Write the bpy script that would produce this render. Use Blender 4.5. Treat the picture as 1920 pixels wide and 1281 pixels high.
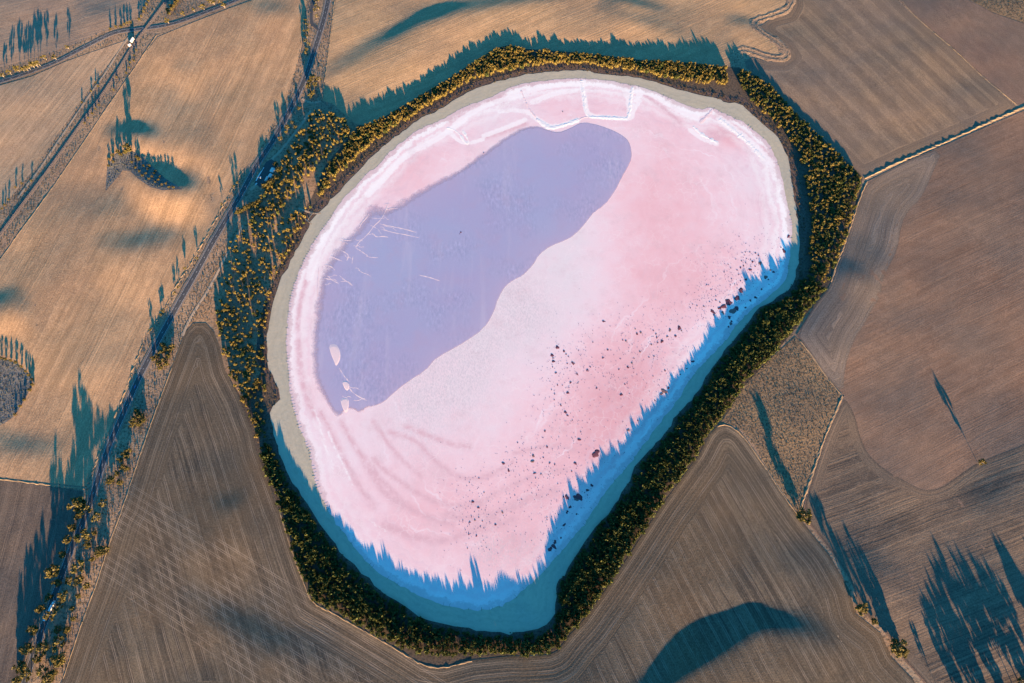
import bpy, math, random
import numpy as np
from mathutils import Vector
from mathutils.geometry import delaunay_2d_cdt

random.seed(7)
RNG = np.random.default_rng(7)
S = bpy.context.scene
for o in list(bpy.data.objects):
    bpy.data.objects.remove(o)
COL = S.collection

# ------------------------------------------------------------------ camera
CAM_H, TILT, FPX = 850.0, math.radians(18.0), 1100.0
cam = bpy.data.cameras.new("camera")
cam.sensor_width = 36.0
cam.lens = FPX / 1920.0 * 36.0
cam.clip_start = 1.0
cam.clip_end = 30000.0
cam_o = bpy.data.objects.new("camera", cam)
cam_o.location = (0, 0, CAM_H)
cam_o.rotation_euler = (TILT, 0, 0)
COL.objects.link(cam_o)
S.camera = cam_o

# ------------------------------------------------------------------ sky, sun, exposure
SUN_EL = math.radians(5.5)
SUN_AZ = (0.248, -0.969)            # ground direction towards the sun
SHD = np.array([-0.248, 0.969])     # shadows fall this way
w = bpy.data.worlds.new("World")
S.world = w
w.use_nodes = True
wn, wl = w.node_tree.nodes, w.node_tree.links
wn.clear()
sky = wn.new("ShaderNodeTexSky")
sky.sky_type = 'NISHITA'
sky.sun_disc = False
sky.sun_elevation = SUN_EL
sky.sun_rotation = math.atan2(SUN_AZ[0], SUN_AZ[1])
sky.altitude = 100
sky.air_density = 1.0
sky.dust_density = 0.2
sky.ozone_density = 5.4
bg = wn.new("ShaderNodeBackground")
bg.inputs[1].default_value = 0.092
wo = wn.new("ShaderNodeOutputWorld")
grade = wn.new("ShaderNodeMix")
grade.data_type = 'RGBA'
grade.blend_type = 'MULTIPLY'
grade.inputs[0].default_value = 1.0
grade.inputs[7].default_value = (0.55, 1.12, 0.95, 1)     # even teal grade of the whole sky
wl.new(sky.outputs[0], grade.inputs[6])
wl.new(grade.outputs[2], bg.inputs[0])
wl.new(bg.outputs[0], wo.inputs[0])

sun = bpy.data.lights.new("sun", 'SUN')
sun.energy = 5.0
sun.angle = math.radians(0.5)
sun.color = (1.0, 0.635, 0.34)
sun_o = bpy.data.objects.new("sun", sun)
to_sun = Vector((SUN_AZ[0] * math.cos(SUN_EL), SUN_AZ[1] * math.cos(SUN_EL), math.sin(SUN_EL)))
sun_o.rotation_euler = (-to_sun).to_track_quat('-Z', 'Y').to_euler()
sun_o.location = to_sun * 2000
COL.objects.link(sun_o)

S.view_settings.view_transform = 'Standard'
S.view_settings.look = 'None'
S.view_settings.gamma = 1.0
S.view_settings.exposure = 2.8
S.render.engine = 'CYCLES'

# ------------------------------------------------------------------ picture tracing -> ground positions
def flat(px, py, z=0.0):
    u = (np.asarray(px, float) - 960.0) / FPX
    v = -(np.asarray(py, float) - 640.5) / FPX
    dy = math.sin(TILT) + math.cos(TILT) * v
    dz = -math.cos(TILT) + math.sin(TILT) * v
    t = (CAM_H - z) / (-dz)
    return u * t, dy * t

def P(pts):
    a = np.array(pts, float)
    x, y = flat(a[:, 0], a[:, 1])
    return np.stack([x, y], 1)

def inside(poly, x, y):
    x = np.asarray(x, float); y = np.asarray(y, float)
    r = np.zeros(x.shape, bool)
    n = len(poly)
    j = n - 1
    for i in range(n):
        xi, yi = poly[i]; xj, yj = poly[j]
        if yi != yj:
            c = ((yi > y) != (yj > y)) & (x < (xj - xi) * (y - yi) / (yj - yi) + xi)
            r ^= c
        j = i
    return r

def edge_dist(poly, x, y, closed=True):
    d = np.full(np.shape(x), 1e9)
    n = len(poly)
    for i in range(n if closed else n - 1):
        a = poly[i]; b = poly[(i + 1) % n]
        ab = b - a
        L = ab @ ab + 1e-9
        t = np.clip(((x - a[0]) * ab[0] + (y - a[1]) * ab[1]) / L, 0, 1)
        d = np.minimum(d, np.hypot(x - a[0] - t * ab[0], y - a[1] - t * ab[1]))
    return d

def smooth(poly, n=2, closed=True):
    p = np.asarray(poly, float)
    for _ in range(n):
        if closed:
            q = np.roll(p, -1, 0)
            p = np.stack([0.75 * p + 0.25 * q, 0.25 * p + 0.75 * q], 1).reshape(-1, 2)
        else:
            a, b = p[:-1], p[1:]
            m = np.stack([0.75 * a + 0.25 * b, 0.25 * a + 0.75 * b], 1).reshape(-1, 2)
            p = np.vstack([p[:1], m, p[-1:]])
    return p

def densify(poly, step, closed=True):
    out = []
    n = len(poly)
    for i in range(n if closed else n - 1):
        a = poly[i]; b = poly[(i + 1) % n]
        k = max(1, int(np.hypot(*(b - a)) / step))
        for j in range(k):
            out.append(a + (b - a) * j / k)
    if not closed:
        out.append(poly[-1])
    return np.array(out)

# ---- shore lines
SAND_OUT = smooth(P([(960,147),(905,160),(855,185),(825,207),(780,227),(755,247),(725,270),(695,295),(677,315),(655,338),(630,365),
 (620,377),(598,398),(577,422),(570,445),(550,480),(532,510),(520,540),(510,575),(502,630),(500,665),(507,700),(522,722),(526,745),
 (520,758),(503,770),(510,795),(515,820),(527,860),(545,902),(562,922),(580,952),(605,990),(625,1017),(640,1037),(670,1067),
 (695,1092),(717,1110),(750,1130),(780,1152),(805,1165),(842,1172),(892,1182),(955,1187),(1005,1182),(1032,1168),(1042,1145),
 (1041,1110),(1045,1092),(1060,1072),(1077,1045),(1100,1010),(1120,982),(1145,957),(1172,915),(1200,865),(1222,840),(1255,805),
 (1265,780),(1307,740),(1335,685),(1375,640),(1390,620),(1422,578),(1440,570),(1472,550),(1490,525),(1495,500),(1499,470),
 (1499,432),(1491,392),(1487,357),(1482,325),(1480,300),(1470,280),(1455,252),(1435,237),(1410,215),(1385,192),(1360,194),
 (1347,186),(1297,175),(1260,165),(1222,152),(1190,145),(1135,141),(1085,132),(1035,135),(985,140)]), 1)
SALT = smooth(P([(960,162),(917,185),(880,197),(850,212),(830,225),(790,240),(755,265),(730,287),(705,315),(685,327),(665,352),
 (640,377),(615,415),(597,440),(585,460),(567,495),(552,532),(542,570),(537,632),(537,645),(540,690),(545,740),(550,765),(560,800),
 (575,832),(585,865),(590,902),(612,952),(620,965),(635,990),(650,1007),(667,1030),(692,1057),(717,1080),(755,1100),(800,1125),
 (842,1137),(870,1142),(905,1146),(955,1132),(985,1102),(1010,1082),(1035,1055),(1060,1025),(1080,1002),(1100,977),(1130,927),
 (1172,880),(1210,830),(1247,780),(1275,745),(1297,705),(1335,665),(1360,640),(1385,602),(1430,565),(1440,557),(1465,535),
 (1477,520),(1478,492),(1480,480),(1482,460),(1486,425),(1480,397),(1475,382),(1472,357),(1462,320),(1455,295),(1440,268),
 (1422,252),(1397,230),(1360,215),(1332,200),(1310,207),(1272,192),(1235,175),(1210,165),(1180,160),(1135,150),(1080,147),
 (1035,150),(985,157)]), 1)
WATER = smooth(P([(960,248),(925,270),(892,295),(855,320),(830,330),(792,350),(745,377),(722,392),(705,378),(692,384),(678,400),
 (670,420),(652,435),(635,452),(620,475),(605,492),(597,515),(590,545),(587,582),(582,620),(582,640),(580,677),(587,717),(605,750),
 (620,772),(635,785),(645,776),(657,766),(680,780),(684,765),(705,762),(720,755),(745,732),(767,715),(800,695),(817,672),(850,655),
 (880,637),(910,615),(928,583),(933,563),(947,537),(965,525),(982,517),(1003,494),(1008,481),(1030,463),(1060,452),(1080,440),
 (1100,417),(1114,398),(1135,385),(1155,357),(1167,332),(1177,315),(1186,295),(1182,270),(1172,257),(1150,245),(1120,234),
 (1090,229),(1070,241),(1047,249),(1030,244),(1010,235),(985,237)]), 2)

# ------------------------------------------------------------------ relief
def crest(pts, A, Ls, Ln, ex=.8):
    w_ = P(pts)
    s = w_ @ np.array([0.969, 0.248]); u = w_ @ SHD
    o = np.argsort(s)
    return s[o], u[o], A, Ls, Ln, ex

CRESTS = [
 crest([(1150,1385),(1230,1318),(1292,1273),(1335,1245),(1372,1223),(1417,1198),(1440,1194),(1490,1199),(1530,1204),(1575,1212)], 4.4, 190, 42, .6),
 crest([(330,1150),(400,1185),(470,1228),(560,1255),(680,1275)], 2.5, 150, 62),
 crest([(575,185),(610,162),(640,146),(690,112),(740,86),(790,60),(860,34),(960,20),(1060,10),(1120,2)], 4.0, 150, 54, .45),
 crest([(1120,20),(1170,14),(1215,22),(1265,30)], 3.2, 90, 42),
 crest([(1110,34),(1170,46),(1220,60),(1290,74)], 2.2, 80, 50),
 crest([(1360,50),(1400,52),(1440,66)], 1.8, 60, 40),
 crest([(225,322),(262,340),(300,358),(345,364),(395,358)], 6.6, 75, 58),
 crest([(185,270),(215,265),(245,263),(275,264),(310,268)], 4.6, 70, 46),
 crest([(250,280),(300,268),(350,276),(395,296),(430,320)], 3.4, 80, 130),
 crest([(175,482),(215,480),(255,478),(300,470),(345,460)], 3.0, 120, 52),
 crest([(320,148),(355,146),(390,140)], 1.5, 70, 45),
 crest([(130,30),(190,34),(250,30)], 1.6, 70, 50),
 crest([(-60,600),(0,590),(30,583),(70,600)], 3.4, 50, 50),
 crest([(-60,850),(0,852),(60,864),(110,868),(150,855)], 2.0, 110, 45),
 crest([(390,968),(430,964),(475,952)], 1.0, 80, 34),
 crest([(470,42),(510,36),(560,36)], 1.7, 90, 50),
 crest([(1590,480),(1650,490),(1700,420)], 1.4, 90, 60),
 crest([(1560,525),(1600,520),(1650,540)], 1.4, 60, 45),
 crest([(1820,985),(1880,940),(1960,905)], 1.8, 120, 70),
 crest([(1560,1075),(1640,1090),(1720,1105)], 1.5, 90, 55),
]
_wr = np.random.default_rng(3)
WAVES = [(_wr.uniform(0, 6.28), 2 * math.pi / L, A, _wr.uniform(0, 6.28)) for L, A in
         [(520, 1.6), (430, 1.2), (330, .8), (260, .6), (210, .42), (170, .34), (140, .25), (115, .2), (95, .13), (80, .11), (66, .08), (52, .05), (43, .04)]]

def H(x, y):
    x = np.atleast_1d(np.asarray(x, float)); y = np.atleast_1d(np.asarray(y, float))
    h = np.zeros(x.shape)
    for a, k, A, p in WAVES:
        h += .62 * A * np.sin(k * (x * math.cos(a) + y * math.sin(a)) + p)
    s = x * 0.969 + y * 0.248
    u = x * SHD[0] + y * SHD[1]
    for cs, cu, A, Ls, Ln, ex in CRESTS:
        span = cs[-1] - cs[0]
        t = np.clip((s - cs[0]) / span, 0, 1)
        taper = np.sin(math.pi * t) ** ex * ((s > cs[0]) & (s < cs[-1]))
        d = u - np.interp(s, cs, cu)
        f = np.where(d < 0, np.clip(1 + d / Ls, 0, 1), np.clip(1 - d / Ln, 0, 1))
        h += A * taper * (0.5 - 0.5 * np.cos(math.pi * f))
    far = np.clip((np.hypot(x, y - 350) - 1500) / 800, 0, 1)
    out = ~inside(SAND_OUT, x, y)
    d = np.where(out, edge_dist(SAND_OUT[::2], x, y), 0)
    m = np.clip((d - 12) / 70, 0, 1)
    return (h + 1.0) * m * m * (3 - 2 * m) * (1 - far)

def h1(x, y):
    return float(H(x, y)[0])

def G(px, py):
    z = 0.0
    for _ in range(3):
        x, y = flat(px, py, z)
        z = h1(x, y)
    return float(x), float(y), z

# ------------------------------------------------------------------ tagging
def tag(o, label=None, cat=None, group=None, kind=None):
    if label: o["label"] = label
    if cat: o["category"] = cat
    if group: o["group"] = group
    if kind: o["kind"] = kind
    return o

def mesh_obj(name, verts, faces, mat, parent=None, mats=None, midx=None, smooth_=False):
    me = bpy.data.meshes.new(name)
    me.from_pydata([tuple(map(float, v)) for v in verts], [], faces)
    for m in (mats or [mat]):
        me.materials.append(m)
    if midx is not None:
        me.polygons.foreach_set("material_index", np.asarray(midx, dtype=np.int32))
    if smooth_:
        me.polygons.foreach_set("use_smooth", [True] * len(me.polygons))
    me.update()
    o = bpy.data.objects.new(name, me)
    COL.objects.link(o)
    if parent: o.parent = parent
    return o

def fast_mesh(name, V, F, mats, midx=None):
    """V (n,3) array, F (m,4) quads"""
    me = bpy.data.meshes.new(name)
    n, m = len(V), len(F)
    k = F.shape[1]
    me.vertices.add(n); me.vertices.foreach_set("co", V.astype(np.float32).ravel())
    me.loops.add(m * k); me.loops.foreach_set("vertex_index", F.astype(np.int32).ravel())
    me.polygons.add(m)
    me.polygons.foreach_set("loop_start", np.arange(0, m * k, k, dtype=np.int32))
    for mm in mats: me.materials.append(mm)
    if midx is not None: me.polygons.foreach_set("material_index", midx.astype(np.int32))
    me.update(calc_edges=True); me.validate()
    return me

def empty(name, loc=(0, 0, 0), rz=0.0):
    o = bpy.data.objects.new(name, None)
    o.location = loc; o.rotation_euler = (0, 0, rz)
    o.empty_display_size = 1
    COL.objects.link(o)
    return o

# ------------------------------------------------------------------ materials
class N:
    """small helper to write node graphs"""
    def __init__(s, name):
        s.m = bpy.data.materials.new(name); s.m.use_nodes = True
        s.t = s.m.node_tree; s.n = s.t.nodes; s.l = s.t.links
        s.b = s.n["Principled BSDF"]
        s.b.inputs["Roughness"].default_value = 0.95
        s.b.inputs["Specular IOR Level"].default_value = 0.1
        g = s.n.new("ShaderNodeNewGeometry"); s.pos = g.outputs["Position"]
    def val(s, sock, v):
        if hasattr(v, "is_output"): s.l.new(v, sock)
        else: sock.default_value = v
    def math(s, op, a, b=0.0, c=0.0, clamp=False):
        x = s.n.new("ShaderNodeMath"); x.operation = op; x.use_clamp = clamp
        s.val(x.inputs[0], a); s.val(x.inputs[1], b); s.val(x.inputs[2], c)
        return x.outputs[0]
    def mapping(s, scale=(1, 1, 1), rot=0.0, loc=(0, 0, 0), vec=None):
        x = s.n.new("ShaderNodeMapping"); x.vector_type = 'POINT'
        x.inputs["Scale"].default_value = scale; x.inputs["Rotation"].default_value = (0, 0, rot)
        x.inputs["Location"].default_value = loc
        s.l.new(vec or s.pos, x.inputs[0]); return x.outputs[0]
    def noise(s, scale, detail=3, rough=.55, vec=None, dist=0.0):
        x = s.n.new("ShaderNodeTexNoise"); x.inputs["Scale"].default_value = scale
        x.inputs["Detail"].default_value = detail; x.inputs["Roughness"].default_value = rough
        x.inputs["Distortion"].default_value = dist
        s.l.new(vec or s.pos, x.inputs["Vector"]); return x.outputs["Fac"]
    def ramp(s, f, stops, interp='LINEAR'):
        x = s.n.new("ShaderNodeValToRGB"); x.color_ramp.interpolation = interp
        e = x.color_ramp.elements
        while len(e) < len(stops): e.new(0.5)
        for i, (p, c) in enumerate(stops):
            e[i].position = p
            e[i].color = (c, c, c, 1) if isinstance(c, (int, float)) else (*c, 1)
        s.val(x.inputs[0], f); return x.outputs[0]
    def mix(s, f, a, b, mode='MIX'):
        x = s.n.new("ShaderNodeMix"); x.data_type = 'RGBA'; x.blend_type = mode
        s.val(x.inputs[0], f)
        s.val(x.inputs[6], a if hasattr(a, "is_output") else (*a, 1))
        s.val(x.inputs[7], b if hasattr(b, "is_output") else (*b, 1))
        return x.outputs[2]
    def attr(s, name):
        x = s.n.new("ShaderNodeAttribute"); x.attribute_name = name; return x.outputs["Fac"]
    def comb(s, x_, y_, z_=0.0):
        x = s.n.new("ShaderNodeCombineXYZ"); s.val(x.inputs[0], x_); s.val(x.inputs[1], y_); s.val(x.inputs[2], z_); return x.outputs[0]
    def sep(s, v):
        x = s.n.new("ShaderNodeSeparateXYZ"); s.l.new(v, x.inputs[0]); return x.outputs
    def bump(s, h, strength=1.0, dist=0.1):
        x = s.n.new("ShaderNodeBump"); x.inputs["Strength"].default_value = strength
        x.inputs["Distance"].default_value = dist
        s.l.new(h, x.inputs["Height"]); s.l.new(x.outputs[0], s.b.inputs["Normal"])
    def color(s, c):
        s.val(s.b.inputs["Base Color"], c if hasattr(c, "is_output") else (*c, 1)); return s.m

def ground_mat(name, c1, c2, c3, fine=0.35, bump=0.25, patch=0.02):
    n = N(name)
    a = n.noise(patch, 4, .6)
    b = n.noise(fine, 3, .65)
    c = n.mix(n.ramp(a, [(.35, 0.0), (.65, 1.0)]), c1, c2)
    c = n.mix(n.ramp(b, [(.47, 0.0), (.66, 0.85)]), c, c3)
    n.bump(b, 1.0, bump)
    return n.color(c)

def field_mat(name, c1, c2, c3, rows, width=4.0, contrast=.6, patch=0.006, head=0.0, tram=0.0, tramcol=None,
              bump=0.16, second=None, bands=0.0):
    """c1/c2 row colours, c3 large patches; rows=(p,q) traced row direction; head: headland width that follows the edges"""
    a = P(rows); d = a[1] - a[0]
    ang = math.atan2(d[1], d[0])
    n = N(name)
    warp = n.noise(0.011, 2, .5)
    v = n.mapping(rot=-ang)
    sx, sy, sz = n.sep(v)[0:3]
    r = n.math('ADD', sy, n.math('ADD', n.math('MULTIPLY', warp, 6.0), n.math('MULTIPLY', n.noise(.05, 2), .5)))
    along = sx
    if head > 0:
        e = n.attr("edge")
        m = n.math('LESS_THAN', n.math('ADD', e, n.math('MULTIPLY', n.noise(.03, 2), 10.0)), head + 5)
        r = n.math('ADD', n.math('MULTIPLY', r, n.math('SUBTRACT', 1.0, m)), n.math('MULTIPLY', e, m))
        along = n.math('MULTIPLY', along, n.math('SUBTRACT', 1.0, n.math('MULTIPLY', m, .9)))
    st1 = n.noise(1.0, 3, .6, n.comb(n.math('MULTIPLY', along, 0.004), n.math('DIVIDE', r, width * .62)))
    st2 = n.noise(1.0, 2, .6, n.comb(n.math('MULTIPLY', along, 0.003), n.math('DIVIDE', r, width * 4.0), 7.0))
    st = n.math('ADD', n.math('MULTIPLY', st1, .5), n.math('MULTIPLY', st2, .5))
    lo, hi = .5 - .075 / contrast, .5 + .075 / contrast
    c = n.mix(n.ramp(st, [(max(0, lo), 0.0), (min(1, hi), 1.0)]), c1, c2)
    big = n.noise(patch, 5, .62)
    c = n.mix(n.ramp(big, [(.42, 0.0), (.62, .8)]), c, c3)
    grain = n.noise(.55, 3, .7)
    mott = n.noise(1.0, 4, .65, n.comb(n.math('MULTIPLY', along, .045), n.math('MULTIPLY', r, .075), 3.0))
    c = n.mix(n.ramp(mott, [(.30, .22), (.55, 0.0)]), c, tuple(k * .45 for k in c1))
    c = n.mix(n.ramp(mott, [(.52, 0.0), (.75, .25)]), c, tuple(min(1, k * 1.45) for k in c2))
    c = n.mix(n.ramp(grain, [(.3, .5), (.55, 0.0)]), c, tuple(k * .35 for k in c1))
    c = n.mix(n.ramp(grain, [(.55, 0.0), (.75, .4)]), c, tuple(min(1, k * 1.5) for k in c2))
    if bands > 0:
        bn = n.math('FRACT', n.math('DIVIDE', r, bands))
        c = n.mix(n.math('MULTIPLY', n.math('LESS_THAN', bn, .5), .16), c, (0.04, 0.03, 0.03))
    if tram > 0:
        tc = tramcol or tuple(min(1, k * 1.55) for k in c2)
        def lines(coord, spacing, w_):
            f = n.math('FRACT', n.math('DIVIDE', coord, spacing))
            g = n.math('ABSOLUTE', n.math('SUBTRACT', f, .5))          # 0 at the centre line
            g = n.math('ABSOLUTE', n.math('SUBTRACT', g, 1.1 / spacing))   # two wheel ruts
            return n.math('LESS_THAN', g, w_ / spacing)
        brk = n.ramp(n.noise(.03, 3, .6), [(.36, 0.15), (.6, 1.0)])
        ln = n.math('MULTIPLY', lines(r, tram, .42), n.math('MULTIPLY', brk, .42))
        c = n.mix(ln, c, tc)
        if second:
            (p2, half) = second
            q = P(p2); dd = q[1] - q[0]; a2 = math.atan2(dd[1], dd[0])
            s2 = n.sep(n.mapping(rot=-a2))[1]
            off = float(q[0] @ np.array([-math.sin(a2), math.cos(a2)]))
            inb = n.math('LESS_THAN', n.math('ABSOLUTE', n.math('SUBTRACT', s2, off)), half)
            l2 = n.math('MULTIPLY', n.math('MULTIPLY', lines(s2, 9.0, .42), inb), n.math('MULTIPLY', brk, .5))
            c = n.mix(l2, c, tc)
    hgt = n.math('ADD', n.math('ADD', n.math('MULTIPLY', st1, 1.3), n.math('MULTIPLY', grain, .8)), n.math('MULTIPLY', mott, 1.3))
    n.bump(hgt, 1.0, bump)
    return n.color(c)

def plain(name, c, rough=.9, var=.25, scale=.8, spec=.2):
    n = N(name)
    n.b.inputs["Roughness"].default_value = rough
    n.b.inputs["Specular IOR Level"].default_value = spec
    dark = tuple(k * (1 - var) for k in c)
    return n.color(n.mix(n.noise(scale, 3), c, dark))

def leaf_mat(name, c1, c2, c3):
    n = N(name)
    oi = n.n.new("ShaderNodeObjectInfo")
    f = n.math('FRACT', n.math('ADD', n.math('MULTIPLY', n.noise(.17, 1), 2.0), n.math('MULTIPLY', oi.outputs["Random"], .6)))
    c = n.mix(f, c1, c2)
    c = n.mix(n.ramp(n.noise(1.1, 2), [(.45, 0.0), (.7, .7)]), c, c3)
    n.b.inputs["Roughness"].default_value = .7
    t = n.n.new("ShaderNodeBsdfTranslucent"); n.l.new(c, t.inputs[0])
    mx = n.n.new("ShaderNodeMixShader"); mx.inputs[0].default_value = .18
    n.l.new(n.b.outputs[0], mx.inputs[1]); n.l.new(t.outputs[0], mx.inputs[2])
    n.l.new(mx.outputs[0], n.n["Material Output"].inputs[0])
    return n.color(c)

M = {}
M['verge'] = ground_mat("verge_ground", (.36, .25, .155), (.27, .185, .125), (.075, .06, .04), .32, .3)
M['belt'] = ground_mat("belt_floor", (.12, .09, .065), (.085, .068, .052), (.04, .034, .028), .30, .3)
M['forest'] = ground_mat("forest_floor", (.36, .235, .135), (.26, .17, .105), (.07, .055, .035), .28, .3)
M['heath'] = ground_mat("heath_floor", (.11, .078, .066), (.16, .105, .075), (.05, .036, .034), .35, .3)
M['scrub'] = ground_mat("scrub_floor", (.25, .17, .095), (.19, .135, .085), (.055, .045, .035), .30, .5)
M['weed'] = leaf_mat("grey_weeds", (.10, .11, .075), (.15, .15, .11), (.05, .06, .04))
M['weedy'] = ground_mat("weedy_floor", (.19, .18, .16), (.13, .13, .12), (.05, .045, .045), .30, .4)
M['leaf'] = leaf_mat("belt_leaves", (.05, .072, .022), (.11, .105, .028), (.026, .046, .018))
M['leafsuntint'] = leaf_mat("sun_tinted_belt_leaves", (.14, .115, .034), (.20, .15, .042), (.07, .072, .024))  # belt leaves in a lighter gold, the low sunlight painted into their colour
M['gum'] = leaf_mat("gum_leaves", (.10, .085, .028), (.13, .105, .03), (.055, .055, .02))
M['shrub'] = leaf_mat("shrub_leaves", (.09, .075, .035), (.06, .055, .03), (.15, .11, .06))
M['dry'] = leaf_mat("dry_grass", (.30, .20, .10), (.24, .16, .08), (.20, .14, .08))
M['bark'] = plain("bark", (.11, .085, .065), .9, .4, 2.0)
M['palebark'] = plain("pale_bark", (.48, .40, .31), .8, .35, 2.0)
M['asphalt'] = plain("asphalt", (.075, .078, .082), .85, .35, .25)
M['gravel'] = plain("gravel_shoulder", (.26, .20, .15), .95, .4, .6)
M['ballast'] = plain("ballast", (.16, .13, .115), .95, .4, 1.5)
M['steel'] = plain("rail_steel", (.22, .19, .17), .4, .3, 2.0, .5)
M['sleeper'] = plain("sleeper_concrete", (.24, .22, .20), .9, .3, 2.0)
M['track'] = plain("dirt_track", (.42, .32, .22), .95, .3, .4)
M['paint'] = plain("road_paint", (.70, .70, .68), .7, .25, 1.0)
M['white'] = plain("white_paint", (.78, .78, .76), .45, .12, 1.0, .4)
M['cream'] = plain("cream_sheet", (.62, .58, .50), .6, .2, .6, .3)
M['tyre'] = plain("tyre_rubber", (.03, .03, .03), .8, .2, 3.0)
M['glass'] = plain("vehicle_glass", (.03, .035, .04), .12, .2, 1.0, .5)
M['chrome'] = plain("grey_metal", (.30, .30, .31), .45, .2, 2.0, .5)
M['bluepaint'] = plain("blue_paint", (.08, .14, .32), .35, .1, 2.0, .5)
M['roof'] = plain("iron_roof", (.60, .59, .56), .55, .2, 1.2, .3)
M['mat'] = plain("weed_mat", (.17, .065, .09), .9, .4, .9)
M['matgrey'] = plain("grey_weed_mat", (.24, .15, .15), .9, .4, .9)
M['saltw'] = plain("salt_white", (.85, .815, .77), .8, .10, .5)
M['saltpink'] = plain("salt_pinkish", (.78, .62, .62), .8, .15, .5)
M['rill'] = plain("wet_sand_rill", (.30, .24, .20), .9, .3, .8)
M['dust'] = plain("pale_bank_earth", (.34, .245, .15), .95, .5, .3)

def sand_mat():
    n = N("beach_sand")
    a = n.noise(.02, 4, .6); b = n.noise(.22, 4, .7)
    e = n.attr("edge")
    st = n.noise(1.0, 3, .6, n.comb(n.math('ADD', n.math('DIVIDE', e, 6.0), n.math('MULTIPLY', n.noise(.04, 3, .6), 3.0)), n.math('MULTIPLY', n.noise(.03, 3), 6.0)))
    c = n.mix(n.ramp(a, [(.35, 0.0), (.65, 1.0)]), (.46, .41, .295), (.40, .375, .29))
    c = n.mix(n.ramp(st, [(.40, .0), (.66, .45)]), c, (.31, .29, .22))
    c = n.mix(n.ramp(b, [(.5, 0.0), (.75, .4)]), c, (.56, .48, .35))
    n.bump(b, 1.0, .12)
    return n.color(c)
M['sand'] = sand_mat()

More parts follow.
